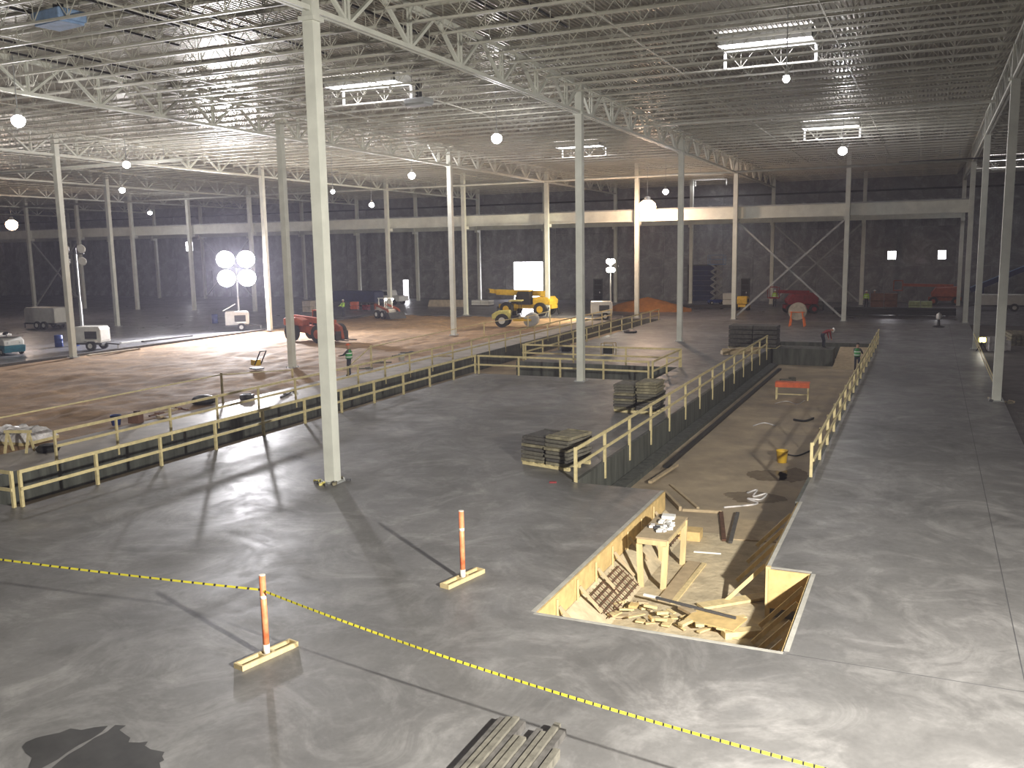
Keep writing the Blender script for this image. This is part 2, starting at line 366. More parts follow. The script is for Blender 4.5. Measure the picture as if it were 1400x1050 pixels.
# --- joist girders (y direction) between column rows
def girder(X, y0, y1, label, group):
    n = 12; p = (y1-y0)/n; t = thing('roof_girder', label, 'girder', (X, (y0+y1)/2, zr(y0)-1.65), 0, group); oy = (y0+y1)/2; oz = zr(y0)-1.65
    def Z(y, k): return zr(y)-k-oz
    m = MB()
    for s in (-.09, .09): m.bar((s, y0-oy+.2, Z(y0, .26)), (s, y1-oy-.2, Z(y1, .26)), .08, .16)
    m.build('top_chord', 'steel', t)
    m = MB()
    for s in (-.09, .09): m.bar((s, y0-oy+.2, Z(y0, 1.6)), (s, y1-oy-.2, Z(y1, 1.6)), .09, .14)
    m.build('bottom_chord', 'steel', t)
    for i in range(1, n, 2):
        yb = y0+p*i; m = MB()
        for dy in (-p, p): m.bar((0, yb-oy+dy*.04, Z(yb, 1.55)), (0, yb+dy*.93-oy, Z(yb+dy, .3)), .13, .1)
        m.build('diagonal', 'steel', t)
        MB().bar((-.06, yb-oy, Z(yb, 1.6)), (-.06, yb-oy, Z(yb, .28)), .06, .07).bar((.06, yb-oy, Z(yb, 1.6)), (.06, yb-oy, Z(yb, .28)), .06, .07).build('vertical', 'steel', t)
yg = [8.0] + YR
for i, X in enumerate(XL):
    for a, b in zip(yg, yg[1:]):
        if X < -60 and b < 60: continue
        girder(X, a, b, 'open web girder over %s, %s' % (ROWN[i], {22.5: 'on the open near end', 44.5: 'third bay before crane beam', 65.3: 'second bay before crane beam', 85.5: 'next to the crane beam', 107.5: 'inside the crane bay'}[b]), 'roof girders over the main hall' if b < 90 else 'roof girders over the crane bay')
# --- crane runway beams (deep plate girders) inside the crane bay
def crane_beam(Y, s, label):
    t = thing('crane_beam', label, 'crane beam', (-60, Y, 9.15)); x0, x1 = -89, 62.8
    MB().bb(x0, x1, -.02, .02, .04, 1.0).build('web', 'steel', t)
    MB().bb(x0, x1, -.22, .22, 1.0, 1.05).build('top_flange', 'steel', t); MB().bb(x0, x1, -.22, .22, 0, .04).build('bottom_flange', 'steel', t)
    MB().bb(x0, x1, -.04, .04, 1.05, 1.17).build('crane_rail', 'steelgrey', t)
    for X in XC: MB().bb(X+60-.03, X+60+.03, -.2, .2, .04, 1.0).build('stiffener', 'steel', t)
    for X in XC: MB().bb(X+60-.2, X+60+.2, -.2 if s > 0 else -.35, .35 if s > 0 else .2, -.3, 0).build('corbel', 'steel', t)
crane_beam(YR[3]+.55, -1, 'long white crane runway beam behind the front row of columns')
crane_beam(YR[4]-.55, 1, 'long grey crane runway beam in front of the back row columns')
# --- cross bracing between pairs of columns
def brace(x0, x1, y, z1, label):
    t = thing('cross_brace', label, 'brace', ((x0+x1)/2, y, 0)); h = (x1-x0)/2-.25
    MB().bar((-h, 0, .35), (h, 0, z1), .16, .16).build('diagonal', 'steelgrey', t)
    MB().bar((-h, .12, z1), (h, .12, .35), .16, .16).build('diagonal', 'steelgrey', t)
brace(XC[3-1], XC[1], YR[3]+.1, 8.8, 'big X of steel tubes between two front crane columns, behind cable spool')
brace(XC[2], XC[1], YR[4]-.1, 8.8, 'fainter X of steel tubes between two back row columns')
brace(XC[12], XC[11], YR[3]+.1, 8.8, 'X brace of steel tubes between far left front crane columns')
brace(XC[11], XC[10], YR[4]-.1, 8.8, 'X brace of steel tubes in the back row far to the left')
# --- pipes crossing under the joists
def pipe(px0, px1, y, z, label, mat='steel', r=.11, flat=False):
    t = thing('overhead_pipe', label, 'pipe', (0, y, z)); a = AY(px0, 200, y).x; b = AY(px1, 200, y).x
    if flat: MB().bb(a, b, -.2, .2, -.05, .05).build('tray', mat, t)
    else: MB().cyl((a, 0, 0), (b, 0, 0), r, 10).build('tube', mat, t, smooth=True)
    n = int((b-a)/4)
    for i in range(n+1):
        x = a+(b-a)*(i+.5)/(n+1); MB().bar((x, 0, 0), (x, 0, zr(y)-1.0-z), .03).build('hanger', 'steelgrey', t)
pipe(0, 1395, 84.6, 13.25, 'long pale sprinkler main running across under the roof before crane bay')
pipe(850, 1358, 55.2, 14.02, 'pale perforated cable tray hung below joists right of center girder', 'steel', flat=True)
pipe(-40, 250, 47.2, 13.0, 'bright pale pipe hung below the roof beside left column')
pipe(1230, 1400, 78, 12.9, 'thin black pipe crossing behind right column row', 'black', .05)
# --- skylights: white curb, bright glazing, light falling on the joist beneath
def skylight(px, py, wd, label, z=14.95):
    p = G(px, py, z); y = min(rows, key=lambda r: abs(r+.9-p.y))+.88; p = Vector((p.x, y, zr(y)))
    t = thing('skylight', label, 'skylight', (p.x, p.y, p.z-.32), 0); h = wd/2; d = .8
    for a, b, c, e in ((-h, h, -d, -d+.06), (-h, h, d-.06, d), (-h, -h+.06, -d, d), (h-.06, h, -d, d)):
        MB().bb(a, b, c, e, -.1, .3).build('curb', 'white', t)
    for k in (-1, 1):
        MB().bb(-h+.08 if k < 0 else .04, -.04 if k < 0 else h-.08, -d+.07, d-.07, .12, .16).build('glazing', 'skyglass', t)
    for k in (-1, 1): MB().bb(k*(h-.05)-.06, k*(h-.05)+.06, d-.02, d+.05, -.75, -.1).build('frame_post', 'white', t)
    return t
skylight(1046, 52, 3.7, 'bright rectangular skylight with white frame over the trench')
skylight(500, 112, 4.0, 'bright skylight with white frame beside near column top')
skylight(1135, 165, 3.7, 'bright skylight above the hanging lamp over the trench')
skylight(790, 193, 3.7, 'small bright skylight seen beside second center column')
skylight(968, 236, 3.7, 'flat bright skylight near front crane column')
skylight(1376, 208, 3.7, 'bright skylight beyond right column row')
# ================================================================== LAMPS
def bay_lamp(px, py, z, label, mat='lampwhite', power=P_BAY, r=.3, col=(1, .97, 1), group=None):
    p = G(px, py, z); t = thing('hanging_lamp', label, 'lamp', p, 0, group)
    MB().lathe([(.03, r*.9+.25), (r*.35, r*.85+.22), (r*.4, r*.75), (r*.5, r*.7)], n=14).build('housing', 'offwhite', t, smooth=True)
    MB().lathe([(.02, -r), (r*.5, -r*.87), (r*.87, -r*.5), (r, 0), (r*.9, r*.4), (r*.5, r*.72), (.1, r*.8)], n=14).build('lens', mat, t, smooth=True)
    MB().cyl((0, 0, r*.9+.2), (0, 0, zr(p.y)-z+.03), .02, 6).build('hanger_rod', 'steelgrey', t)
    light('lamp_light', (0, 0, -r-.15), power, col, .25, t)
    return t
GL = 'hanging high bay lamps'
for *a, lb in ((25, 165, 12.5, 'over the near end of dirt field'), (173, 225, 12.5, 'over the middle of dirt field'), (167, 260, 12.0, 'above the unlit light tower and drums'), (205, 291, 11.5, 'far over the dark slab by crane beam'), (563, 240, 12.5, 'over the dirt beyond the telehandler'), (679, 189, 12.5, 'over the left trench guardrail and center slab'), (508, 280, 11.0, 'above the white skid steer loader')):
    bay_lamp(*a, 'round white high bay lamp glowing ' + lb, r=.27 if a[0] in (25, 679, 563) else .23, group=GL)
bay_lamp(1152, 206, 12.5, 'bright white lamp hanging just under skylight above the trench', r=.27, power=P_BAY*1.3)
bay_lamp(1075, 108, 12.5, 'small white lamp glowing below the joists near large skylight', r=.12, power=P_BAY*.5)
bay_lamp(910, 262, 11.5, 'small bluish lamp near the sprinkler main by crane beam', r=.25, power=P_BAY*.5, col=(.85, .88, 1))
bay_lamp(885, 283, 10.35, 'large orange glowing flood lamp hung in front of crane beam', 'lampwarm', P_BAY*4, .8, (1, .7, .5))
bay_lamp(16, 307, 10.2, 'large warm white lamp hanging low over the far left floor', 'lampwarm', P_BAY*1.5, .6, (1, .85, .75))
bay_lamp(455, 262, 11.2, 'small lamp hidden beside the near column top', r=.15, power=P_BAY*.3)
# --- towable light towers
def light_tower(p, rz, label, top, lampmat, power, col, spot=None, aim=None, head=.42, mast_off=(-.5, .3), spread=(1.5, .8), open_hood=False):
    t = thing('light_tower', label, 'light tower', p, rz)
    b = MB().prism([(-1.0, .55), (1.0, .55), (1.05, .75), (1.05, 1.55), (.9, 1.75), (-.95, 1.75), (-1.0, 1.6)], -.62, .62).build('engine_box', 'offwhite', t, bevel=.05)
    MB().bb(-.2, .75, -.645, -.62, .85, 1.4).build('vent_panel', 'black', b)
    for k in range(5): MB().bb(-.18, .73, -.665, -.64, .9+k*.1, .94+k*.1).build('louver', 'darkgrey', b)
    MB().bb(-1.05, 1.1, -.6, .6, .42, .55).build('chassis', 'darkgrey', t)
    MB().bar((1.05, 0, .48), (2.1, 0, .4), .1).build('drawbar', 'darkgrey', t)
    MB().cyl((2.0, 0, 0), (2.0, 0, .42), .05).build('jack', 'steelgrey', t)
    for s in (-1, 1):
        wheel(t, (.35, s*.78, .36), .36, .24)
        MB().prism([(-.15, .62), (-.05, .8), (.75, .8), (.85, .62), (.72, .7), (-.02, .7)], s*.78-.16, s*.78+.16).build('fender', 'offwhite', t)
    if open_hood: MB().box((-.6, -.2, 2.1), (1.2, 1.0, .05), ry=R(-28)).build('hood', 'offwhite', t)
    mx, my = mast_off
    MB().bar((mx, my, .5), (mx, my, top*.5), .16).build('mast', 'steelgrey', t); MB().bar((mx, my, top*.45), (mx, my, top), .1).build('mast', 'steelgrey', t)
    c = MB().bar((mx-spread[0]/2, my, top), (mx+spread[0]/2, my, top), .08).bar((mx, my, top-spread[1]/2), (mx, my, top+spread[1]/2), .08).build('crossbar', 'darkgrey', t)
    for a in (-1, 1):
        for k in (-1, 1):
            hx, hz = mx+a*spread[0]/2, top+k*spread[1]/2
            h = MB()
            vs = MB().cyl((hx, my+.05, hz), (hx, my-.25, hz-.08), .12, 14, head).build('lamp_head', 'darkgrey', t)
            MB().cyl((hx, my-.25, hz-.08), (hx, my-.3, hz-.095), head*.95, 16).build('lens', lampmat, vs)
    if power:
        q = Matrix.Rotation(rz, 4, 'Z') @ Vector((mx, my-.6, 0)) + Vector(p) + Vector((0, 0, top))
        light('tower_light', q, power, col, .5, None, spot, aim)
    return t
p1 = G(325, 452); a1 = AY(335, 366, p1.y)
light_tower(p1, R(40), 'towable light tower blazing with white lamps beside orange dirt', a1.z, 'lamptower', P_T1, (.97, .95, 1), 165, (-25, 30, -2), .8, (.2, .2), (1.75, 1.65), True)  # lamp heads oversized, their glowing shape stands in for glare
p2 = G(128, 478); a2 = AY(105, 347, p2.y)
light_tower(p2, R(15), 'white towable light tower with unlit lamps beside blue drums', a2.z, 'offwhite', 0, None, None, None, .34, (-1.0, .35), (1.3, .9))
p3 = G(822, 437); a3 = AY(838, 362, p3.y)
light_tower(p3, R(20), 'white towable light tower with small lit lamps near orange sand pile', a3.z, 'lampyellow', P_T3, (1, .93, .72), 130, (-42, 82, 1), .26, (.9, .45), (.35, .8))
# the work light beside the photographer's lift that throws the bollard shadows
def stand_light(p, z, label):
    t = thing('work_light', label, 'work light', p)
    MB().cyl((0, 0, .02), (0, 0, z), .04, 8).build('pole', 'steelgrey', t)
    for k in range(3):
        a = k*2.094; MB().bar((0, 0, 1.2), (.9*math.cos(a), .9*math.sin(a), .03), .04).build('leg', 'steelgrey', t)
    MB().box((-.1, .05, z+.12), (.35, .5, .3), R(150)).build('lamp_head', 'yellow', t)
    MB().box((-.27, .15, z+.12), (.02, .44, .24), R(150)).build('lens', 'lampyellow', t)
    light('work_light_beam', Vector(p)+Vector((-.45, .25, z+.12)), P_NEAR, (1, .95, .86), .24, None, 118, (-6, 14, -3), .55)
stand_light((6.7, 5.4, -.08), 7.4, 'tall tripod work light standing on gravel right of foreground')
# ================================================================== GUARDRAILS
def guardrail(name_label, a, b, n, posts_down=0., h=1.07, mat='railwood', s=.085, off=(0, 0)):
    a, b = Vector((*a, 0)), Vector((*b, 0)); d = b-a; L = d.length; rz = math.atan2(d.y, d.x)
    t = thing('guardrail', name_label, 'guardrail', a, rz)
    pm = MB().bb(-s/2, s/2, -s/2, s/2, -posts_down if posts_down else .0, h-.02).mesh('post', mat)
    for i in range(n): inst('post', pm, t, (L*i/(n-1), 0, 0))
    MB().bb(-.05, L+.05, -.07, -.03, h-.1, h).build('top_rail', mat, t)
    MB().bb(-.05, L+.05, -.085, -.045, .48, .57).build('mid_rail', mat, t)
    return t
guardrail('long yellow wooden guardrail along near edge of left trench', (-22.95, 17.05), (-22.95, 45.5), 12)
guardrail('short yellow wooden guardrail closing the near end of left trench', (-34, 16.9), (-23.1, 16.9), 5)
guardrail('wooden guardrail on the far concrete wall of the left trench', (-27.0, 21.5), (-27.0, 82), 24, .35, s=.075)
guardrail('wooden guardrail across the slab by second center column, nearer side trench', (-22.7, 45.45), (-12.95, 45.45), 5)
guardrail('wooden guardrail across the slab on the far side of cross trench', (-22.6, 51.45), (-12.75, 51.45), 4)
guardrail('short wooden guardrail at the right end of cross trench', (-12.8, 45.7), (-12.8, 51.3), 3)
guardrail('wooden guardrail along left trench beyond the cross trench', (-22.7, 52), (-22.7, 83), 12)
guardrail('wooden guardrail with long posts on left concrete wall of main trench', (-9.38, 25.1), (-9.38, 60.5), 14, .55)
guardrail('wooden guardrail along right slab edge of main trench', (-2.97, 28.1), (-2.97, 66.5), 17, .1)
# string line on tall stakes along the dirt
def stringline(pts, zs, label):
    t = thing('string_line', label, 'string line', (*pts[0], 0)); o = Vector((*pts[0], 0))
    for i, (p, z) in enumerate(zip(pts, zs)):
        q = Vector((*p, 0))-o; MB().bar(q+Vector((0, 0, -.02)), q+Vector((0, 0, z)), .1, .06).build('stake', 'railwood', t)
        if i:
            r_ = Vector((*pts[i-1], 0))-o; MB().bar(r_+Vector((0, 0, zs[i-1]-.08)), q+Vector((0, 0, z-.08)), .05).build('line', 'railwood', t)
def g2(x, y): v = G(x, y); return (v.x, v.y)
stringline([(-30.2, 16.5), g2(305, 552), g2(400, 516)], [1.3, 1.45, .5], 'pale string line on stakes along near dirt edge')
stringline([g2(476, 515), g2(508, 503), g2(662, 449+10), g2(722, 449), g2(752, 444)], [.6, 1.35, 1.1, 1.1, 1.3], 'pale string line on stakes along far dirt edge')
# ================================================================== BOLLARDS, TAPE, PLANKS
def bollard(b, top, rz, label):
    p = G(*b); h = AY(*top, p.y).z; t = thing('marker_post', label, 'post', p, rz)
    MB().cyl((0, 0, .03), (0, 0, h), .055, 14).build('pole', 'postpaint', t, smooth=True)
    MB().cyl((0, 0, h), (0, 0, h+.012), .057, 14).build('white_cap', 'postwhite', t, smooth=True)
    for a_, b_ in ((.03, .24), (h*.72, h*.76)): MB().cyl((0, 0, a_), (0, 0, b_), .058, 14).build('white_band', 'postwhite', t, smooth=True)
    for s in (-1, 1): MB().bb(-.6, .6, s*.10-.02, s*.10+.02, 0, .09).build('base_rail', 'wood', t)
    for x in (-.58, .58): MB().bb(x-.02, x+.02, -.08, .08, 0, .09).build('base_block', 'wood', t)
    for x in (-.1, .1): MB().bb(x-.02, x+.02, -.08, .08, 0, .09).build('base_block', 'wood', t)
    return p, h
bp1, bh1 = bollard((365, 898), (361, 787), math.atan2(12.45-11.37, .24), 'orange striped marker post in wooden base, holding the caution tape')
bp2, bh2 = bollard((633, 793), (632, 699), math.atan2(1.06, .24), 'orange striped marker post in wooden base near the pit, no tape')
def tape():
    pts = [Vector((-16.3, 11.35, 1.30)), Vector((-10.25, 11.92, 1.23))]
    e = Vector((-.2, 10.35, .95)); ks = []
    # sag between supports
    def seg(a, b, n, sag): return [a.lerp(b, i/n)+Vector((0, 0, -sag*4*(i/n)*(1-i/n))) for i in range(n+1)]
    P = seg(Vector((-24, 10.6, 1.4)), pts[1], 60, .10)+seg(pts[1], e, 80, .16)[1:]
    m = MB(); d = .036
    for i in range(len(P)-1):
        tw = .35+.25*math.sin(i*.35); tw2 = .35+.25*math.sin((i+1)*.35)
        u1 = Vector((0, math.sin(tw), math.cos(tw)))*d/2; u2 = Vector((0, math.sin(tw2), math.cos(tw2)))*d/2
        a, b = P[i], P[i+1]; c = a.lerp(b, .8); u3 = u1.lerp(u2, .8)
        for (p, q, x, y, mi) in ((a, c, u1, u3, 0), (c, b, u3, u2, 1)):
            k = Vector((0, .004, 0))
            m.hexa([p-x, q-y, q-y+k, p-x+k, p+x, q+y, q+y+k, p+x+k], mi)
    o = m.build('caution_tape', ['tapeyellow', 'black']); tag(o, 'yellow and black caution tape strung from the marker post across foreground', 'tape')
tape()
# weathered boards lying in a double row at the bottom edge
bx, by = -5.42, 9.2
for i in range(11):
    short = 5 <= i <= 6
    x = -5.46+i*.105; y1 = 11.5 - (.42 if i in (4, 5) else (.16 if i in (6, 7) else 0)) - (.55 if i == 10 else 0)+random.uniform(-.03, .03)
    if i == 10: x += .02
    o = MB().bb(-.047, .047, 0, 2.4+random.uniform(-.05, .05), 0, .115+.02*(i % 3)).build('weathered_board', 'weathered' if i % 3 else 'weathered2', None, (x, y1-2.4, 0.0))
    tag(o, 'grey weathered board, %s from the stain side of the foreground row' % ORD[i], 'board', 'weathered boards on the foreground slab')
# dark wet stain on the slab
def blob(name, c, rx, ry, mat, label, cat, n=40, z=.004, jag=.25, rz=0, seed=1):
    from mathutils import noise as nn
    vs = [(0, 0, z)]
    for i in range(n):
        a = 2*math.pi*i/n; u = Vector((math.cos(a), math.sin(a), seed*3.7)); k = 1+jag*(nn.noise(u*1.5)*1.4+nn.noise(u*5)*.8+nn.noise(u*14)*.5)
        x, y = rx*k*math.cos(a), ry*k*math.sin(a); vs.append((x*math.cos(rz)-y*math.sin(rz), x*math.sin(rz)+y*math.cos(rz), z))
    m = MB(); m._add(vs, [(0, i+1, (i+1) % n+1) for i in range(n)])
    o = m.build(name, mat, None, c); return tag(o, label, cat)
def stain(pts, label):
    P = [G(x*.2143, 940+y*.2143) for x, y in pts]; o = P[0].copy(); m = MB(); m._add([(p.x-o.x, p.y-o.y, .004) for p in P], [tuple(range(len(P)-1, -1, -1))])
    ob = m.build('oil_stain', 'oilstain', None, o); tag(ob, label, 'stain')
stain([(140, 380), (165, 350), (230, 322), (300, 305), (380, 290), (450, 262), (520, 272), (600, 255), (690, 245), (650, 285), (580, 330), (500, 370), (430, 415), (370, 460), (270, 513), (200, 560), (150, 600), (185, 500), (205, 450), (165, 420)], 'smaller dark wet stain streak on the foreground slab')
stain([(380, 470), (440, 425), (520, 380), (600, 325), (680, 285), (735, 240), (805, 243), (762, 272), (800, 300), (832, 322), (820, 350), (890, 352), (945, 345), (925, 372), (960, 395), (1050, 412), (1035, 440), (1048, 465), (1018, 480), (1030, 540), (960, 640), (700, 700), (420, 690), (250, 620), (300, 540)], 'large dark wet stain on the foreground slab beside a smaller streak')
# saw-cut joints of the slabs
tag(MB().bb(-.008, .008, 0, 69, 0, .0025).build('floor_joint', 'darkgrey', None, (1.68, 15, 0)), 'thin dark saw cut running along the right slab', 'joint')
tag(MB().bb(0, 5.1, -.007, .007, 0, .0025).build('floor_joint', 'darkgrey', None, (-1.95, 15.45, 0)), 'thin dark saw cut from pit corner across the right slab', 'joint')
# ================================================================== THE PIT
PX0, PX1, PY0, PY1 = -6.65, -2.0, 15.5, 25.0
# form boards lining the slab edge
def form(a, b, z0, z1, label, th=.04, n=1):
    a, b = Vector((*a, 0)), Vector((*b, 0)); d = b-a; t = thing('form_board', label, 'form board', (a.x, a.y, z0), math.atan2(d.y, d.x)); L = d.length
    for i in range(n): MB().bb(L*i/n+.01, L*(i+1)/n-.01, -th, 0, .005, z1-z0).build('board', 'ply', t)
    MB().bb(0, L, -.09 if th < 0 else 0., 0. if th < 0 else .09, z1-z0+.021, z1-z0+.026).build('edge_strip', 'edgeconc', t)
form((PX0, PY1), (PX0, PY0+.02), -.55, -.02, 'long yellow plywood form along left side of the pit', -.04, n=4)
form((PX0, PY0), (PX1, PY0), -.55, -.02, 'low wooden form along the near side of the pit', -.04, 3)
form((PX1-.0, PY0+.05), (PX1-.0, 19.6), -.9, -.02, 'dark shaded wooden form on the right side of the pit', -.04, 2)
form((-2.9, 19.65), (PX1, 19.65), -.9, -.02, 'short sunlit wooden form at the jog of the pit', .04)
form((-2.95, 19.75), (-2.95, 25.2), -.9, -.02, 'shaded wooden form along the right slab edge beyond the jog', -.04, 3)
MB().bb(-2.95, -2.85, 19.62, 19.72, TZ, .03).build('form_post', 'wood')
tag(bpy.data.objects['form_post'], 'wooden post at the inside corner of the pit jog', 'post')
# earth bank under the left and near forms
struct(MB().hexa([(PX0, PY0, TZ-.02), (PX0+.75, PY0, TZ-.02), (PX0+.75, PY1, TZ-.02), (PX0, PY1, TZ-.02), (PX0, PY0, -.56), (PX0+.05, PY0, -.56), (PX0+.05, PY1, -.56), (PX0, PY1, -.56)]).build('floor_bank', 'pitsoil'))
struct(MB().hexa([(PX0+.75, PY0, TZ-.02), (PX1, PY0, TZ-.02), (PX1, PY0+.7, TZ-.02), (PX0+.75, PY0+.7, TZ-.02), (PX0+.75, PY0, -.56), (PX1, PY0, -.56), (PX1, PY0+.05, -.56), (PX0+.75, PY0+.05, -.56)]).build('floor_bank', 'pitsoil'))
# stakes holding the left form
for i in range(7):
    y = 16.5+i*1.2; t = thing('form_stake', '%s wooden stake and kicker from near end of left pit form' % ORD[i], 'stake', (PX0+.1, y, 0), 0, 'stakes along the left pit form')
    MB().bar((-.03, 0, -.95), (-.03, 0, -.1), .03, .05).build('stake', 'wood', t)
    MB().bar((0, .02, -.25), (.42, .25, -.86), .03, .07).build('kicker', 'plytan', t)
# diagonal braces on the right side
for i, (y, x0) in enumerate([(16.3, -2.1), (17.2, -2.1), (18.2, -2.1), (19.1, -2.1), (20.2, -3.05), (21.6, -3.05), (23.0, -3.05), (24.4, -3.05)]):
    o = MB().bar((0, 0, 0), (-.85, -.12, -.93), .04, .09).build('brace_board', 'wood', None, (x0, y, -.14))
    tag(o, '%s diagonal wooden brace from near end of right pit forms' % ORD[i], 'brace', 'braces on the right pit forms')
# work table
t = thing('work_table', 'tall rough lumber work table with plywood top in the pit', 'table', (-5.68, 21.25, TZ))
MB().bb(-.38, .38, -1.0, 1.0, 1.21, 1.25).build('tabletop', 'plytan', t)
for y in (-.98, .94): MB().bb(-.36, .36, y, y+.04, 1.08, 1.21).build('apron', 'wood', t)
for x in (-.36, .32): MB().bb(x, x+.04, -.94, .94, 1.08, 1.21).build('apron', 'wood', t)
for sx in (-1, 1):
    for sy in (-1, 1): MB().bar((sx*.27, sy*.93, 0), (sx*.33, sy*.9, 1.2), .14, .05, up=(0, 1, 0)).build('leg', 'wood', t)
TT = TZ+1.25
tag(MB().box((0, 0, .04), (.32, .24, .08), .1).build('white_box', 'paper', None, (-5.72, 21.98, TT)), 'white carton on the far end of the work table', 'box')
random.seed(5)
for i in range(9):
    m = MB().box((0, 0, .035), (random.uniform(.1, .22), random.uniform(.08, .16), .05), random.uniform(0, 3), rx=random.uniform(-.2, .2))
    m.box((.03, .02, .075), (.09, .1, .03), random.uniform(0, 3), ry=random.uniform(-.3, .3))
    tag(m.build('paper_scrap', random.choice(['paper', 'paper', 'plastic', 'darkgrey']), None, (-5.68+random.uniform(-.25, .25), 21.1+random.uniform(-.35, .45), TT)), 'crumpled scrap lying on the work table', 'scrap', 'scraps on the work table')
def at(x, y, z=TZ): return G(720+x/3.5, 640+y/3.5, z)
def plank(a, b, wd, th, label, mat='wood', z=TZ, lift=0., group=None, name='plank', z2=None):
    p = at(*a, z); q = at(*b, z); d = q-p
    o = MB().bar(Vector((0, 0, th/2+lift)), Vector((d.x, d.y, th/2+lift+(z2 or 0))), wd, th).build(name, mat, None, (p.x, p.y, z))
    return tag(o, label, 'plank', group)
plank((660, 640), (800, 455), .32, .05, 'wide pale plank lying beside the work table', 'plytan')
plank((700, 650), (850, 460), .12, .04, 'narrow plank beside the wide pale plank in the pit', 'wood')
plank((830, 672), (1160, 618), .30, .06, 'long yellow board propped across the right of the pit', 'wood', lift=.02)
plank((1150, 620), (1290, 545), .10, .07, 'two by four leaning up against the pit jog', 'wood', z2=.35)
plank((940, 810), (1120, 795), .24, .14, 'thick pale timber near the near right pit corner', 'wood')
plank((620, 665), (1000, 765), .05, .05, 'thin dark rod lying across the pit rubble', 'darkgrey', lift=.2)
plank((560, 650), (640, 668), .05, .05, 'short white strip by the rod in the pit', 'paper', lift=.2)
plank((800, 402), (930, 412), .04, .03, 'thin pale stick on the pit floor', 'paper')
plank((690, 85), (820, 195), .09, .06, 'loose grey board lying beyond the pit on trench floor', 'plytan')
plank((660, 125), (735, 205), .09, .14, 'short form board closing the far left pit corner', 'plytan')
plank((745, 205), (935, 215), .10, .08, 'low sill board across the trench behind the table', 'plytan')
plank((1010, 225), (975, 365), .10, .07, 'dark board lying beside the plywood sheet', 'weathered2', lift=.03)
plank((930, 215), (945, 350), .12, .06, 'rusty rebar cage piece on the trench floor', 'rust')
for (x, y, a, b, rz, mt, lb, h) in ((1085, 300, 1.25, 1.9, R(8), 'plytan', 'plywood sheet lying on the trench floor beyond the table', .03), (782, 335, .62, .5, R(3), 'ply', 'brown cardboard box beside the work table', .26), (905, 760, 1.1, .75, R(-12), 'ply', 'yellow plywood offcut lying near the pit edge', .03)):
    p = at(x, y); tag(MB().box((0, 0, h/2), (a, b, h), rz).build('cardboard_box' if 'cardboard' in lb else 'plywood_sheet', mt, None, (p.x, p.y, TZ+(.16 if y > 700 else 0))), lb, 'box' if 'cardboard' in lb else 'plywood')
# rebar mats against the left bank
for (x, y, lb) in ((455, 570, 'rebar mat lying by the left bank beside table'), (480, 420, 'rebar mat leaning on the left bank beyond table')):
    p = at(x, y, TZ+.35); t = thing('rebar_mat', lb, 'rebar', (-6.22, 19.0 if y > 500 else 23.6, -.80), R(2)); t.rotation_euler = (0, R(38), 0)
    for i in range(5): MB().cyl((-.3+i*.15, -1.1, .05), (-.3+i*.15, 1.1, .05), .014, 6).build('bar', 'rust', t)
    for i in range(10): MB().cyl((-.34, -1+i*.22, .075), (.34, -1+i*.22, .075), .012, 6).build('tie_bar', 'rust', t)
# scrap lumber heap along the near edge
random.seed(11)
spots = []
for i in range(400):
    if len(spots) >= 44: break
    x = random.uniform(400, 1010); y = 655+(x-400)*.16+random.uniform(-25, 70); ly = len(spots) % 2
    p = at(x, min(y, 705+(x-400)*.13), TZ+.1); L = random.uniform(.14, .46); py_ = max(p.y, 15.8)
    if any(k == ly and (p.x-a)**2+(py_-b)**2 < ((L+l)*.42)**2 for a, b, k, l in spots): continue
    spots.append((p.x, py_, ly, L))
    o = MB().box((0, 0, 0), (L, random.choice((.06, .09, .14, .18)), random.choice((.02, .035, .06))), random.uniform(0, 3.1), ry=random.uniform(-.15, .15)).build('wood_scrap', random.choice(['wood', 'wood', 'ply', 'plytan']), None, (p.x, py_, TZ+.05+.11*ly+max(0, 16.2-py_)*.8))
    tag(o, 'sawn lumber offcut in the heap along the near pit edge', 'wood scrap', 'lumber offcuts heaped in the pit')
# rubble around the foot of the near column
random.seed(3)
for i in range(14):
    a = random.uniform(0, 6.28); r = random.uniform(.3, .52); q = random.uniform(.05, .11)
    o = MB().box((0, 0, q*.45), (q*1.6, q*1.2, q*.9), random.uniform(0, 3), rx=random.uniform(-.3, .3)).build('rubble', random.choice(['formpanel', 'paleyellow', 'weathered', 'darkgrey']), None, (-16.3+r*math.cos(a), 22.5+r*math.sin(a), 0))
    tag(o, 'lump of rubble at the foot of the near column', 'rubble', 'rubble around near column foot')
# ================================================================== STACKED FORM PANELS
def panel_stack(c, rz, n, label, group, sx=.92, sy=1.35, pallet=True, mt='formpanel'):
    c = Vector(c); rot = Matrix.Rotation(rz, 3, 'Z')
    z = 0
    if pallet:
        t = thing('pallet', 'wooden pallet under ' + label, 'pallet', c, rz)
        for y in (-sy/2+.1, 0, sy/2-.1): MB().bb(-sx, sx, y-.05, y+.05, 0, .1).build('runner', 'railwood', t)
        for i in range(6): MB().bb(-sx+i*sx*.36, -sx+i*sx*.36+.14, -sy/2, sy/2, .1, .125).build('slat', 'railwood', t)
        z = .125
    th = .12
    for side in (-1, 1):
        for i in range(n+(1 if side > 0 else 0)):
            me_o = MB().box((0, 0, th*.42), (sx-.05, sy, th*.72))
            for yb in (-.4, .4): me_o.box((0, yb*sy, th*.9), (sx-.12, .06, th*.2))
            p = c + rot @ Vector((side*(sx/2+.03)+random.uniform(-.035, .035), random.uniform(-.06, .06), z+i*th))
            o = me_o.build('concrete_form', random.choice([mt, mt, 'weathered', 'weathered2']), None, p, rz+random.uniform(-.03, .03))
            tag(o, 'form panel, %s layer, %s side of %s' % (ORD[i], 'trench' if side > 0 else 'open slab', label), 'panel', group)
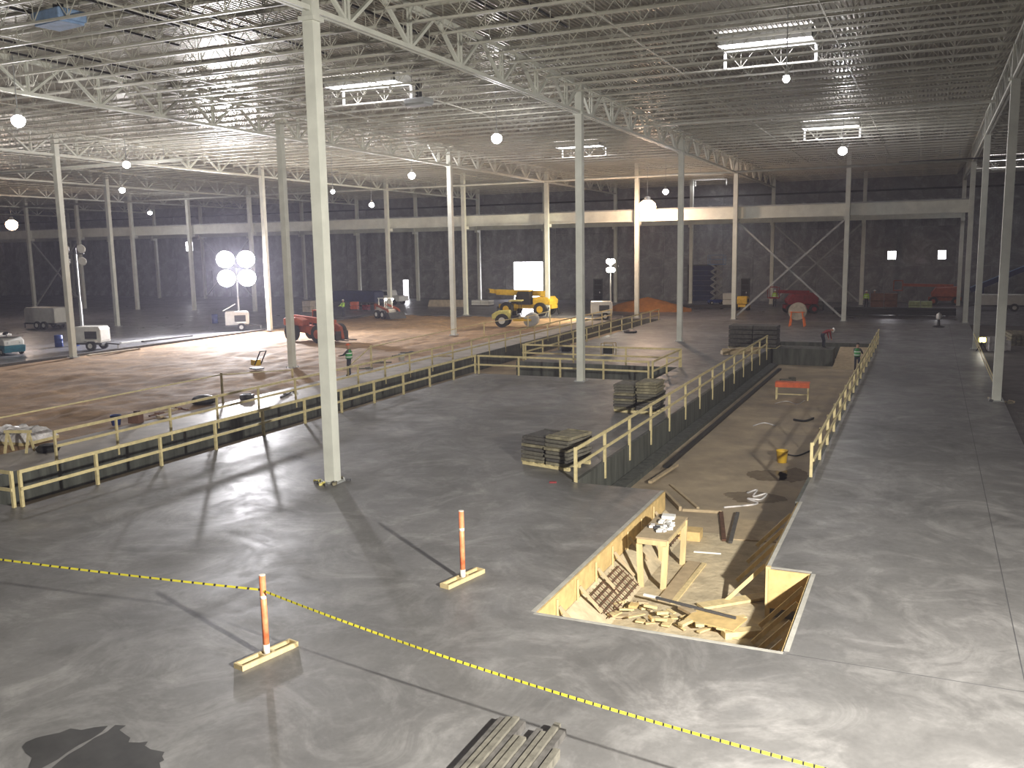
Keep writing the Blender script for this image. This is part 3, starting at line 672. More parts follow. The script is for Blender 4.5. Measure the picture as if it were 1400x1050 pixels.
panel_stack((-10.75, 27.0, 0), R(-14), 7, 'the near stack by trench guardrail', 'form panels in the near stack')
panel_stack((-11.0, 37.2, 0), R(0), 9, 'the farther stack by trench guardrail', 'form panels in the middle stack')
# ================================================================== TRENCH THINGS
def lay(name, px, py, z, mb, mats, label, cat, rz=0, group=None, **k):
    p = G(px, py, z); o = mb.build(name, mats, None, (p.x, p.y, z), rz, **k); return tag(o, label, cat, group)
t = thing('sawhorse_barricade', 'orange topped barricade table standing in the main trench', 'barricade', G(1083, 546, TZ), R(4))
MB().bb(-.85, .85, -.3, .3, .86, .92).bb(-.85, .85, -.32, -.29, .66, .86).build('panel', 'orangedull', t)
for sx in (-.78, .78):
    for sy in (-.24, .24): MB().bar((sx, sy, 0), (sx, sy, .86), .07).build('leg', 'railwood', t)
MB().bar((-.78, -.24, .3), (.78, -.24, .3), .05).build('stretcher', 'railwood', t)
t = thing('bucket', 'yellow plastic bucket on the trench floor', 'bucket', G(1069, 632, TZ))
MB().lathe([(.17, 0), (.21, .42), (.225, .43), (.225, .46), (.2, .46), (.16, .05)], n=16).build('body', 'yellow', t, smooth=True)
MB().cyl((0, 0, .36), (0, 0, .37), .2, 14).build('contents', 'orangedull', t)
for (x, y, rx, ry, lb) in ((1050, 650, .7, .8, 'shiny puddle on the trench floor near the bucket'), (1032, 680, .9, .7, 'shiny puddle on the trench floor by plywood sheet'), (1085, 650, .5, 1.0, 'narrow puddle under the right trench edge')):
    p = G(x, y, TZ); blob('puddle', (p.x, p.y, TZ), rx, ry, 'water', lb, 'puddle', 60, .006, .2, 0, x)
def squiggle(pts, r, name, mat, label, cat, z):
    P = [G(x, y, z)+Vector((0, 0, r)) for x, y in pts]; o = P[0].copy(); m = MB(); Q = []
    for i in range(len(P)-1):
        a, b, c, d = P[max(0, i-1)], P[i], P[i+1], P[min(len(P)-1, i+2)]
        for k in range(8):
            u = k/8; Q.append(.5*((2*b)+(c-a)*u+(2*a-5*b+4*c-d)*u*u+(3*b-a-3*c+d)*u**3))
    Q.append(P[-1]); n = 6; vs = []
    for i, q in enumerate(Q):
        d = (Q[min(i+1, len(Q)-1)]-Q[max(i-1, 0)]).normalized(); u = d.cross(Vector((0, 0, 1))).normalized(); v2 = u.cross(d)
        vs += [q-o+(u*math.cos(a)+v2*math.sin(a))*r for a in [2*math.pi*j/n for j in range(n)]]
    m._add(vs, [(i*n+j, i*n+(j+1) % n, (i+1)*n+(j+1) % n, (i+1)*n+j) for i in range(len(Q)-1) for j in range(n)])
    return tag(m.build(name, mat, None, o, smooth=True), label, cat)
squiggle([(1022, 675), (1035, 671), (1030, 680), (1048, 676), (1040, 684), (1022, 683), (1035, 690), (990, 695)], .03, 'hose', 'plastic', 'pale tangled hose on the trench floor by the plywood', 'hose', TZ)
squiggle([(1075, 622), (1090, 624), (1108, 617)], .03, 'hose', 'black', 'black hose running from bucket to the right trench edge', 'hose', TZ)
squiggle([(1060, 552), (1075, 549), (1090, 553), (1100, 548)], .02, 'cable', 'plastic', 'pale cable lying under the barricade in the trench', 'cable', TZ)
squiggle([(1030, 583), (1045, 579), (1060, 583)], .03, 'cable', 'plastic', 'pale cable lying mid trench floor', 'cable', TZ)
squiggle([(1085, 575), (1100, 577), (1112, 573)], .05, 'cable', 'black', 'black cable on the trench floor near right rail', 'cable', TZ)
tag(MB().bb(-.1, .1, 0, 28, 0, .10).build('drain_channel', 'black', None, (-8.45, 32, TZ)), 'long black drain channel along left side of the main trench', 'channel')
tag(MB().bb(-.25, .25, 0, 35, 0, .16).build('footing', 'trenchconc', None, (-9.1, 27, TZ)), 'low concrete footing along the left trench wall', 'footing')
for (a, b, lb, mt) in (((600, 60), (690, 10), 'dark steel pipe lying at the near end of trench', 'darkgrey'), ((590, 85), (720, 0), 'pale board lying at the near end of trench', 'plytan')):
    plank(a, b, .12, .08, lb, mt, lift=.085 if 'pale' in lb else 0)
for (x, y, lb) in ((1000, 495, 'small debris heap at the left trench footing'), ):
    lay('debris', x+75, y+28, TZ, MB().box((0, 0, .1), (.7, .4, .2), .3).box((.3, .2, .15), (.3, .3, .3), .8), 'weathered', lb, 'debris')
# far end of the main trench: concrete pier with rebar, step and plank stack
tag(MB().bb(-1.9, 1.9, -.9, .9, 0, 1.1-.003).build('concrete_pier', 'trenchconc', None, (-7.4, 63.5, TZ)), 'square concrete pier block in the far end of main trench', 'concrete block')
struct(MB().hexa([(-5.4, 61.2, TZ-.02), (-3.06, 61.2, TZ-.02), (-3.06, 66.84, TZ-.02), (-5.4, 66.84, TZ-.02), (-5.4, 61.3, TZ), (-3.06, 61.3, TZ), (-3.06, 66.84, -.25), (-5.4, 66.84, -.25)]).build('floor_ramp', 'plytan'))
# big crate stack standing on slab at left of the far trench
def crate(px, py, sx, sy, h, label, mt, rz=0):
    p = G(px, py); t = thing('crate_stack', label, 'crate', p, rz)
    n = max(2, int(h/.3))
    for i in range(n):
        for s in (-1, 1): MB().box((s*sx/4, 0, (i+.5)*h/n), (sx/2-.06, sy, h/n-.05)).build('layer', mt, t)
    MB().bb(-sx/2, sx/2, -sy/2, sy/2, 0, .06).build('pallet', 'railwood', t)
crate(1031, 474, 3.2, 1.6, 1.5, 'dark stack of form panels at the far end of trench guardrail', 'weathered2')
lay('lumber_pile', 1012, 484, 0, MB().box((0, 0, .12), (2.4, .5, .24), .5).box((.2, .3, .3), (2.2, .3, .14), .7).box((-.3, -.2, .3), (1.6, .2, .12), .2), 'plytan', 'low heap of lumber beside the far trench guardrail', 'lumber')
# ================================================================== PEOPLE
def person(p, rz, label, J, mats, vest=None, hat='white', sc=1.0):
    """skeleton -> skinned single body; J overrides joints; mats: shirt, trousers"""
    b = dict(pel=(0, 0, .95), che=(0, 0, 1.32), nek=(0, 0, 1.5), hed=(0, .02, 1.62), top=(0, .03, 1.76),
             shl=(-.19, 0, 1.43), ell=(-.25, .02, 1.15), wrl=(-.26, .1, .92), hal=(-.26, .13, .82), shr=(.19, 0, 1.43), elr=(.25, .02, 1.15), wrr=(.26, .1, .92), har=(.26, .13, .82),
             hil=(-.1, 0, .9), knl=(-.11, .03, .5), anl=(-.12, 0, .09), tol=(-.13, .16, .04), hir=(.1, 0, .9), knr=(.11, .03, .5), anr=(.12, 0, .09), tor=(.13, .16, .04))
    b.update(J); nm = list(b); ix = {n: i for i, n in enumerate(nm)}
    E = [('pel', 'che'), ('che', 'nek'), ('nek', 'hed'), ('hed', 'top'), ('che', 'shl'), ('shl', 'ell'), ('ell', 'wrl'), ('wrl', 'hal'), ('che', 'shr'), ('shr', 'elr'), ('elr', 'wrr'), ('wrr', 'har'),
         ('pel', 'hil'), ('hil', 'knl'), ('knl', 'anl'), ('anl', 'tol'), ('pel', 'hir'), ('hir', 'knr'), ('knr', 'anr'), ('anr', 'tor')]
    rad = dict(pel=.15, che=.17, nek=.06, hed=.1, top=.075, shl=.075, ell=.052, wrl=.036, hal=.04, shr=.075, elr=.052, wrr=.036, har=.04, hil=.1, knl=.068, anl=.05, tol=.045, hir=.1, knr=.068, anr=.05, tor=.045)
    me = bpy.data.meshes.new('body'); me.from_pydata([Vector(b[n])*sc for n in nm], [(ix[a], ix[c]) for a, c in E], [])
    o = bpy.data.objects.new('body', me); C.objects.link(o)
    sk = o.modifiers.new('skin', 'SKIN'); o.modifiers.new('sub', 'SUBSURF').levels = 1
    for n in nm: me.skin_vertices[0].data[ix[n]].radius = (rad[n]*sc, rad[n]*sc*(.75 if n in ('pel', 'che') else 1))
    me.skin_vertices[0].data[ix['pel']].use_root = True
    dg = bpy.context.evaluated_depsgraph_get(); nm_ = bpy.data.meshes.new_from_object(o.evaluated_get(dg)); bpy.data.objects.remove(o)
    nm_.materials.clear()
    for m in (mats[0], mats[1], 'skin', 'black'): nm_.materials.append(MT[m])
    reg = {'hed': 2, 'hand': 2}
    def zone(c):
        best = (9, 0)
        for a, d in E:
            A, B = Vector(b[a])*sc, Vector(b[d])*sc; tt = max(0, min(1, (c-A).dot(B-A)/(B-A).length_squared)); q = (c-A-(B-A)*tt).length
            if q < best[0]:
                z = 0
                if d in ('hed', 'top', 'hal', 'har'): z = 2
                elif d in ('hil', 'hir', 'knl', 'knr', 'anl', 'anr'): z = 1
                elif d in ('tol', 'tor'): z = 3
                best = (q, z)
        return best[1]
    for pl in nm_.polygons: pl.material_index = zone(Vector(pl.center)); pl.use_smooth = True
    t = thing('person', label, 'person', p, rz)
    inst('body', nm_, t)
    H = Vector(b['hed'])*sc; T = Vector(b['top'])*sc; d = (T-H).normalized()
    MB().cyl(T-d*.02, T+d*.07, .13*sc, 12, .07*sc).cyl(T-d*.03, T-d*.015, .165*sc, 12).build('hard_hat', hat, t)
    if vest:
        A = Vector(b['pel'])*sc; B = Vector(b['che'])*sc; N_ = Vector(b['nek'])*sc
        v = MB().cyl(A.lerp(B, .1), B, .185*sc, 12, .205*sc).cyl(B, N_, .205*sc, 12, .1*sc).build('vest', vest, t, smooth=True)
        for q in (.3, .85): MB().cyl(A.lerp(B, q), A.lerp(B, q+.13), .205*sc, 12).build('stripe', 'reflect', v)
    return t
bend = dict(pel=(0, -.1, .9), che=(0, .25, 1.12), nek=(0, .42, 1.18), hed=(0, .54, 1.18), top=(0, .67, 1.16), shl=(-.19, .33, 1.14), ell=(-.22, .38, .85), wrl=(-.2, .45, .6), hal=(-.2, .47, .5), shr=(.19, .33, 1.14), elr=(.22, .38, .85), wrr=(.2, .45, .6), har=(.2, .47, .5), hil=(-.1, -.1, .86), hir=(.1, -.1, .86))
reach = dict(ell=(-.24, .22, 1.2), wrl=(-.2, .45, 1.15), hal=(-.2, .54, 1.15), elr=(.24, .22, 1.2), wrr=(.2, .45, 1.12), har=(.2, .54, 1.12))
sit = dict(pel=(0, 0, .95), hil=(-.1, 0, .92), knl=(-.14, .42, .95), anl=(-.14, .5, .55), tol=(-.14, .65, .5), hir=(.1, 0, .92), knr=(.14, .42, .95), anr=(.14, .5, .55), tor=(.14, .65, .5), **{k: reach[k] for k in reach})
person((-6.2, 63.6, -.003), R(-60), 'person in red shirt and white hard hat bending over the concrete pier', bend, ('red', 'jeans'), None, 'white')
person((-3.85, 60.3, TZ), R(-10), 'person in green reflective vest standing in trench by right guardrail', dict(reach), ('darkgrey', 'jeans'), 'greenvest', 'black')
q = G(478, 514); person(q, R(100), 'person in reflective vest working beside the near column on dirt strip', reach, ('darkgrey', 'jeans'), 'greenvest', 'orangedull')
person(G(1059, 419), R(180), 'person in lime vest standing behind the left end of steel X brace', {}, ('lime', 'jeans'), 'lime', 'white')
person(G(1184, 421), R(170), 'person in lime vest near back row column, left of a pair', {}, ('lime', 'jeans'), 'lime', 'white')
person(G(1195, 420), R(190), 'person in pale lime shirt beside brown crates, right of a pair', reach, ('paleyellow', 'jeans'), None, 'white')
q = G(470, 433); person(q, R(160), 'person in lime shirt walking behind the orange telehandler', reach, ('lime', 'jeans'), None, 'white')
# ================================================================== MACHINES
def telehandler(p, rz):
    t = thing('telehandler', 'orange red rough terrain telehandler parked on the dirt', 'telehandler', p, rz)
    for x in (-1.6, 1.6):
        for s in (-1, 1): wheel(t, (x, s*1.0, .68), .68, .46, 'orangered')
    MB().prism([(-2.6, .65), (2.3, .65), (2.5, .9), (2.3, 1.15), (-2.5, 1.2), (-2.75, .95)], -.55, .55).build('chassis', 'orangered', t)
    MB().prism([(-2.7, 1.2), (-.4, 1.2), (-.4, 1.65), (-1.2, 1.85), (-2.7, 1.75)], -.95, -.2).build('engine_hood', 'orangered', t, bevel=.06)
    c = MB().prism([(-.6, 1.0), (.9, 1.0), (1.0, 1.5), (.55, 2.3), (-.5, 2.35)], .25, 1.05).build('cab', 'black', t)
    for x, x2 in ((-.6, -.5), (.95, .55)):
        for y in (.25, 1.05): MB().bar((x, y, 1.1), (x2, y, 2.32), .08).build('cab_post', 'orangered', c)
    MB().bb(-.6, .65, .2, 1.1, 2.3, 2.4).build('cab_roof', 'orangered', c)
    b = MB().bar((-2.5, -.0, 1.75), (2.3, 0, 1.5), .34, .42).build('boom', 'orangered', t)
    MB().bar((2.0, 0, 1.5), (2.9, 0, 1.1), .26, .3).bar((2.9, 0, 1.2), (3.1, 0, .3), .22, .26).build('boom_head', 'orangered', b)
    MB().bb(3.0, 3.1, -.6, .6, .25, .9).build('carriage', 'darkgrey', t)
    for s in (-.4, .4): MB().bb(3.1, 4.2, s-.06, s+.06, .22, .28).build('fork', 'darkgrey', t)
    return t
telehandler(G(432, 466), R(-14))
def roller(p, rz):
    t = thing('soil_roller', 'pale yellow compaction roller behind the string line', 'roller', p, rz)
    MB().cyl((1.3, -.8, .6), (1.3, .8, .6), .6, 20).build('drum', 'steelgrey', t, smooth=True)
    for s in (-1, 1):
        wheel(t, (-1.2, s*.75, .6), .6, .45)
        MB().bar((-.2, s*.9, .65), (1.4, s*.9, .65), .14, .2).build('drum_arm', 'yellow', t)
    MB().prism([(-2.1, .7), (-.5, .7), (-.4, 1.15), (-.7, 1.45), (-1.7, 1.4), (-2.15, 1.15)], -.75, .75).build('engine_hood', 'paleyellow', t, bevel=.08)
    for s in (-1, 1): MB().bb(-2.14, -2.1, s*.4-.2, s*.4+.2, .85, 1.1).build('grille', 'black', t)
    MB().bb(-.45, .25, -.6, .6, .7, 1.0).build('platform', 'darkgrey', t); MB().box((-.2, 0, 1.2), (.4, .45, .4)).build('seat', 'black', t)
    for x in (-.4, .3):
        for s in (-.6, .6): MB().bar((x, s, 1.0), (x, s, 2.25), .06).build('canopy_post', 'black', t)
    MB().bb(-.6, .5, -.75, .75, 2.25, 2.33).build('canopy', 'paleyellow', t)
roller(G(707, 446.5), R(15))
def backhoe(p, rz):
    t = thing('rough_crane', 'yellow rough terrain boom crane with arm lowered before the bright doorway', 'crane', p, rz)
    for x in (-1.9, 1.9):
        for s in (-1, 1): wheel(t, (x, s*1.05, .7), .7, .5, 'yellow')
    MB().bb(-3.0, 3.0, -.7, .7, .75, 1.15).build('chassis', 'yellow', t)
    MB().prism([(-2.9, 1.15), (-1.0, 1.15), (-1.0, 1.9), (-2.6, 1.95), (-2.95, 1.6)], -1.0, 1.0).build('engine_hood', 'yellow', t, bevel=.06)
    c = MB().prism([(-.7, 1.15), (.8, 1.15), (.9, 1.9), (.6, 2.5), (-.6, 2.5)], .2, 1.1).build('cab', 'black', t)
    MB().bb(-.7, .7, .15, 1.15, 2.5, 2.6).build('cab_roof', 'yellow', c)
    b = MB().bar((-2.2, -.2, 2.2), (3.6, -.2, 2.35), .5, .55).build('boom', 'yellow', t)
    MB().bar((3.4, -.2, 2.35), (4.6, -.2, 2.5), .36, .4).build('boom_tip', 'yellow', b)
    MB().cyl((4.6, -.5, 2.45), (4.6, .1, 2.45), .22, 12).build('sheave', 'darkgrey', b)
    for s in (-1, 1):
        MB().bar((-2.8, s*1.1, .9), (-2.8, s*1.5, .05), .14).build('outrigger', 'darkgrey', t); MB().bar((2.9, s*1.1, .9), (2.9, s*1.5, .05), .14).build('outrigger', 'darkgrey', t)
backhoe(G(722, 431), R(178))
def skid_steer(p, rz):
    t = thing('skid_steer', 'white and red skid steer loader beside the far columns', 'loader', p, rz)
    for x in (-.5, .6):
        for s in (-1, 1): wheel(t, (x, s*.72, .42), .42, .3, 'white')
    MB().prism([(-1.1, .3), (1.0, .3), (1.0, .9), (-.9, 1.1), (-1.2, .9)], -.55, .55).build('body', 'offwhite', t)
    for s in (-1, 1): MB().bar((-1.0, s*.66, 1.4), (1.3, s*.66, .9), .1, .2).bar((1.3, s*.66, .95), (1.7, s*.66, .35), .1, .18).bar((-1.0, s*.66, .9), (-1.0, s*.66, 1.45), .12).build('lift_arm', 'orangered', t)
    c = MB().bb(-.6, .55, -.5, .5, .9, 1.0).build('cab', 'darkgrey', t)
    for x in (-.55, .5):
        for s in (-.46, .46): MB().bar((x, s, 1.0), (x, s, 2.0), .07).build('cab_post', 'white', c)
    MB().bb(-.65, .65, -.55, .55, 2.0, 2.08).build('cab_roof', 'white', c)
    MB().prism([(1.55, .08), (2.3, .05), (1.9, .6), (1.6, .7)], -.95, .95).build('bucket', 'darkgrey', t)
    for s in (-.4, .4):
        MB().cyl((.6, s, 1.95), (.72, s, 1.92), .1, 10).build('head_lamp', 'lampyellow', t)
skid_steer(G(528, 435), R(-25))
def pickup(p, rz):
    t = thing('pickup_truck', 'white pickup truck parked near the far wall', 'truck', p, rz)
    MB().prism([(-2.7, .45), (2.7, .45), (2.75, .75), (2.6, 1.05), (1.2, 1.12), (-2.7, 1.12)], -.95, .95).build('body', 'white', t, bevel=.05)
    c = MB().prism([(-1.0, 1.12), (1.3, 1.12), (.6, 1.78), (-.8, 1.8)], -.85, .85).build('cabin', 'white', t, bevel=.05)
    for s in (-1, 1):
        MB().prism([(-.75, 1.2), (-.05, 1.2), (-.05, 1.68), (-.65, 1.68)], s*.86-.01, s*.86+.01).build('side_window', 'glass', c)
        MB().prism([(.05, 1.2), (1.0, 1.2), (.5, 1.68), (.05, 1.68)], s*.86-.01, s*.86+.01).build('side_window', 'glass', c)
        for x in (-1.75, 1.75): wheel(t, (x, s*.85, .4), .4, .26, 'chrome')
    MB().hexa([(1.24, -.75, 1.2), (1.26, -.75, 1.2), (1.26, .75, 1.2), (1.24, .75, 1.2), (.72, -.7, 1.7), (.74, -.7, 1.7), (.74, .7, 1.7), (.72, .7, 1.7)]).build('windshield', 'glass', c)
    for s in (-.7, .7): MB().box((2.72, s, .85), (.06, .3, .18)).build('head_lamp', 'reflect', t)
pickup(G(530, 416), R(172))
def trailer(px, py, rz, L, h, label, mat, z0=.6, deckm='darkgrey'):
    t = thing('trailer', label, 'trailer', G(px, py), rz)
    MB().prism([(-L/2, z0), (L/2, z0), (L/2, h-.2), (L/2-.2, h), (-L/2+.15, h), (-L/2, h-.15)], -.9, .9).build('body', mat, t, bevel=.05)
    MB().bb(-L/2-.1, L/2+.1, -.8, .8, z0-.15, z0).build('chassis', deckm, t)
    for x in (-.45, .45):
        for s in (-1, 1): wheel(t, (x-.2, s*.95, .38), .38, .24)
    MB().bar((L/2, 0, z0-.08), (L/2+1.2, 0, .42), .1).build('drawbar', deckm, t); MB().cyl((L/2+1.1, 0, 0), (L/2+1.1, 0, .45), .05).build('jack', deckm, t)
    MB().bb(-L/2+.3, -L/2+1.1, -.93, -.9, z0+.25, h-.25).build('side_door', mat, t)
    MB().bb(-L/2+1.2, -L/2+1.23, -.94, -.9, z0, h-.05).build('seam', 'black', t)
    return t
trailer(66, 449, R(182), 3.9, 2.05, 'white generator trailer parked on the dark slab', 'offwhite')
trailer(490, 420, R(174), 6.5, 2.0, 'long dark enclosed trailer behind the telehandler', 'navy', .7)
t = trailer(1375, 425, R(180), 5, 1.6, 'pale low trailer behind right column row', 'offwhite')
def scrubber(p, rz):
    t = thing('floor_scrubber', 'white and teal ride-on floor sweeper on the dark slab', 'sweeper', p, rz)
    MB().prism([(-1.5, .2), (1.4, .2), (1.5, .5), (1.5, .7), (-1.5, .75)], -.75, .75).build('skirt', 'teal', t, bevel=.05)
    MB().prism([(.35, .7), (1.45, .7), (1.4, 1.05), (1.0, 1.25), (.45, 1.3)], -.7, .7).build('front_hood', 'white', t, bevel=.06)
    MB().prism([(-1.5, .75), (-.4, .75), (-.35, 1.4), (-1.4, 1.45)], -.72, .72).build('rear_tank', 'white', t, bevel=.06)
    MB().bb(-.35, .35, -.65, .65, .7, .8).build('cockpit', 'black', t); MB().box((-.15, 0, 1.0), (.4, .5, .4)).build('seat', 'black', t)
    MB().cyl((.45, 0, 1.2), (.25, 0, 1.5), .03).cyl((.25, -.0, 1.49), (.235, 0, 1.51), .2, 14).build('steering_wheel', 'black', t)
    for s in (-.4, .4): MB().cyl((1.42, s, .9), (1.5, s, .88), .09, 10).build('head_lamp', 'reflect', t)
    for x in (-.9, .95):
        for s in (-1, 1): wheel(t, (x, s*.66, .24), .24, .18)
    MB().bb(.4, 1.35, -.72, .72, 1.28, 1.31).build('dash_cover', 'black', t)
scrubber(G(8, 484), R(-12))
def scissor(p, h, label):
    t = thing('scissor_lift', label, 'scissor lift', p, R(30))
    MB().bb(-.9, .9, -.4, .4, .2, .55).build('base', 'blue', t)
    for x in (-.65, .65):
        for s in (-1, 1): wheel(t, (x, s*.42, .2), .2, .14)
    n = 5
    for i in range(n):
        z0, z1 = .55+(h-.55)*i/n, .55+(h-.55)*(i+1)/n
        for s in (-.32, .32): MB().bar((-.6, s, z0), (.6, s, z1), .05, .1).bar((.6, s*.85, z0), (-.6, s*.85, z1), .05, .1).build('scissor_arm', 'steelgrey', t)
    MB().bb(-.95, .95, -.4, .4, h, h+.08).build('platform', 'ltblue', t)
    for x in (-.92, .92):
        for s in (-.38, .38): MB().bar((x, s, h+.08), (x, s, h+1.1), .04).build('rail_post', 'ltblue', t)
    for z in (.6, 1.1):
        for s in (-.38, .38): MB().bar((-.92, s, h+z), (.92, s, h+z), .04).build('rail', 'ltblue', t)
p = G(979, 416); scissor(p, AY(980, 362, p.y).z, 'raised scissor lift in front of dark blue overhead door')
def boomlift(p, rz, label, mat, L=5.0, sc=1.0, reach=True):
    t = thing('boom_lift', label, 'boom lift', p, rz)
    for x in (-1.1, 1.1):
        for s in (-1, 1): wheel(t, (x, s*.9, .45), .45, .35, mat)
    MB().bb(-1.6, 1.6, -.7, .7, .5, .85).build('chassis', mat, t)
    MB().prism([(-1.5, .9), (1.3, .9), (1.4, 1.3), (.9, 1.9), (-1.2, 2.0), (-1.55, 1.6)], -.95, .95).build('turret', mat, t, bevel=.1)
    MB().bb(-1.0, .5, -.97, -.95, 1.1, 1.6).build('vent_panel', 'black', t)
    if reach:
        MB().bar((-.8, 0, 2.05), (L, 0, 2.15), .26, .3).build('boom', mat, t)
        b = MB().bb(L, L+.9, -.6, .6, 1.5, 1.58).build('basket', mat, t)
        for x in (L, L+.9):
            for s in (-.6, .6): MB().bar((x, s, 1.5), (x, s, 2.6), .05).build('post', mat, b)
        for s in (-.6, .6): MB().bar((L, s, 2.6), (L+.9, s, 2.6), .05).build('rail', mat, b)
    return t
boomlift(G(1291, 417), R(180), 'orange red boom lift with arm stretched out near back wall', 'orangered', 4.2)
boomlift(G(1094, 428), R(200), 'dark red lift machine behind the cable spool', 'red', 2.2)
t = boomlift(G(1016, 424), R(90), 'small yellow orange machine beside the front crane column', 'yellow', 1.5, reach=False)
t.scale = (.55, .55, .75)
# cable spool on a red stand
p = G(1090, 446); t = thing('cable_spool', 'round wooden cable spool on an orange stand near the trench end', 'spool', p, R(0))
MB().cyl((0, -.35, 1.25), (0, -.28, 1.25), .72, 24).cyl((0, .28, 1.25), (0, .35, 1.25), .72, 24).build('flange', 'beige', t)
MB().cyl((0, -.28, 1.25), (0, .28, 1.25), .42, 18).build('core', 'black', t)
for s in (-.6, .6):
    for k in (-1, 1): MB().bar((s, k*.45, 0), (s*.7, k*.42, 1.25), .1).build('stand_leg', 'orange', t)
MB().bar((-.6, -.43, 1.2), (.6, -.43, 1.2), .06).build('stand_bar', 'orange', t)
# compactor on the dirt
p = G(351, 505); t = thing('plate_compactor', 'small yellow plate compactor standing on the dirt', 'compactor', p, R(-20))
MB().bb(-.4, .4, -.28, .28, .02, .1).build('plate', 'darkgrey', t); MB().box((-.05, 0, .42), (.5, .42, .36)).build('engine', 'yellow', t, bevel=.04)
MB().bar((.15, -.2, .3), (.85, -.2, 1.15), .05).bar((.15, .2, .3), (.85, .2, 1.15), .05).bar((.85, -.2, 1.15), (.85, .2, 1.15), .05).build('handle', 'black', t)
# drums
def drum(px, py, label, mat='blue'):
    t = thing('drum', label, 'drum', G(px, py))
    MB().lathe([(.28, 0), (.3, .03), (.3, .3), (.315, .32), (.3, .34), (.3, .6), (.315, .62), (.3, .64), (.3, .87), (.28, .9)], n=18).build('body', mat, t, smooth=True)
    MB().cyl((.12, 0, .9), (.12, 0, .93), .04, 8).build('bung', 'black', t)
drum(81, 474, 'blue plastic drum standing left of the far column'); drum(103, 473, 'blue plastic drum between column and light tower'); drum(294, 442, 'single blue drum on dark slab near blazing tower')
t = thing('bucket', 'small blue bucket on the strip beside left trench', 'bucket', G(159, 581)); MB().lathe([(.17, 0), (.22, .4), (.23, .42), (.19, .42), (.15, .05)], n=14).build('body', 'blue', t, smooth=True)
# --- things along the left strip and dirt edge
lay('debris_bag', 279, 551, 0, MB().lathe([(.5, 0), (.62, .12), (.5, .28), (.22, .38), (.05, .4)], n=9), 'black', 'black rubbish bag beside the string line stake', 'bag')
lay('debris_bag', 66, 617, 0, MB().lathe([(.35, 0), (.42, .12), (.3, .25), (.05, .3)], n=9), 'black', 'black bag beside the plastic wrapped pallet', 'bag')
lay('tool_bag', 338, 546, 0, MB().box((0, 0, .12), (.6, .35, .22), .4).box((0, 0, .27), (.4, .08, .06), .4), 'darkgrey', 'dark tool bag on pale strip under guardrail', 'bag')
lay('tool_bag', 186, 578, 0, MB().box((0, 0, .2), (.5, .35, .4), .2).box((.05, .05, .45), (.2, .2, .1)), 'brown', 'brown tool box beside small blue drum', 'tool box')
p = G(25, 602); t = thing('wrapped_pallet', 'pallet of material under clear plastic film by left trench', 'pallet', (-29.4, 19.6, 0), R(5))
t.location = (p.x, p.y, 0)
MB().bb(-1.2, 1.2, -.8, .8, 0, .12).build('base', 'railwood', t)
m = MB(); random.seed(9)
vs = [(-1.2+2.4*i/12, -.8+1.6*j/8, .42+random.uniform(-.07, .1) if 0 < i < 12 and 0 < j < 8 else .12) for j in range(9) for i in range(13)]
m._add(vs, [(j*13+i, j*13+i+1, (j+1)*13+i+1, (j+1)*13+i) for j in range(8) for i in range(12)]); m.build('film', 'plastic', t)
t = thing('sawhorse', 'small yellow sawhorse beside the plastic wrapped pallet', 'sawhorse', G(27, 618), R(20))
MB().bb(-.5, .5, -.05, .05, .7, .8).build('beam', 'railwood', t)
for s in (-.4, .4):
    for k in (-.25, .25): MB().bar((s, k, 0), (s, 0, .74), .08, .05).build('leg', 'railwood', t)
random.seed(21)
for i, (x, y) in enumerate([(215, 568), (235, 563), (250, 560), (225, 572), (392, 541), (405, 536), (520, 497), (548, 486), (560, 483), (604, 488), (500, 505)]):
    L = random.uniform(.6, 1.8)
    o = MB().bar((-L/2, 0, .04), (L/2, .1, .06), .1, .07).box((.1, .12, .06), (.25, .18, .12), random.random()).build('lumber_scrap', random.choice(['weathered', 'plytan', 'brown', 'darkgrey']), None, G(x, y), random.uniform(0, 3))
    tag(o, 'loose lumber scrap on the pale strip beside left trench', 'lumber scrap', 'lumber scraps on the left strip')
t = thing('bucket', 'small white bucket on the strip behind the far guardrail', 'bucket', G(549, 493)); MB().lathe([(.17, 0), (.22, .4), (.23, .42), (.19, .42), (.15, .05)], n=14).build('body', 'offwhite', t, smooth=True)
# boards on the edge of the dark slab
for (a, b, lb, mt) in (((165, 470), (235, 462), 'long white board lying at the dirt edge of dark slab', 'white'), ((195, 468), (262, 460), 'long dark board lying at the dirt edge of dark slab', 'weathered2'), ((120, 487), (190, 478), 'pale board near foot of the unlit light tower', 'beige')):
    p, q = G(*a), G(*b); d = q-p; tag(MB().bar((0, 0, .06), (d.x, d.y, .06), .3, .1).build('board', mt, None, p), lb, 'board')
# kerb along dirt edge
tag(MB().bb(-.15, .15, 0, 66, -.05, .1).build('edge_kerb', 'weathered2', None, (-54.1, 18, 0)), 'dark timber edge between the dark slab and the dirt field', 'edge board')
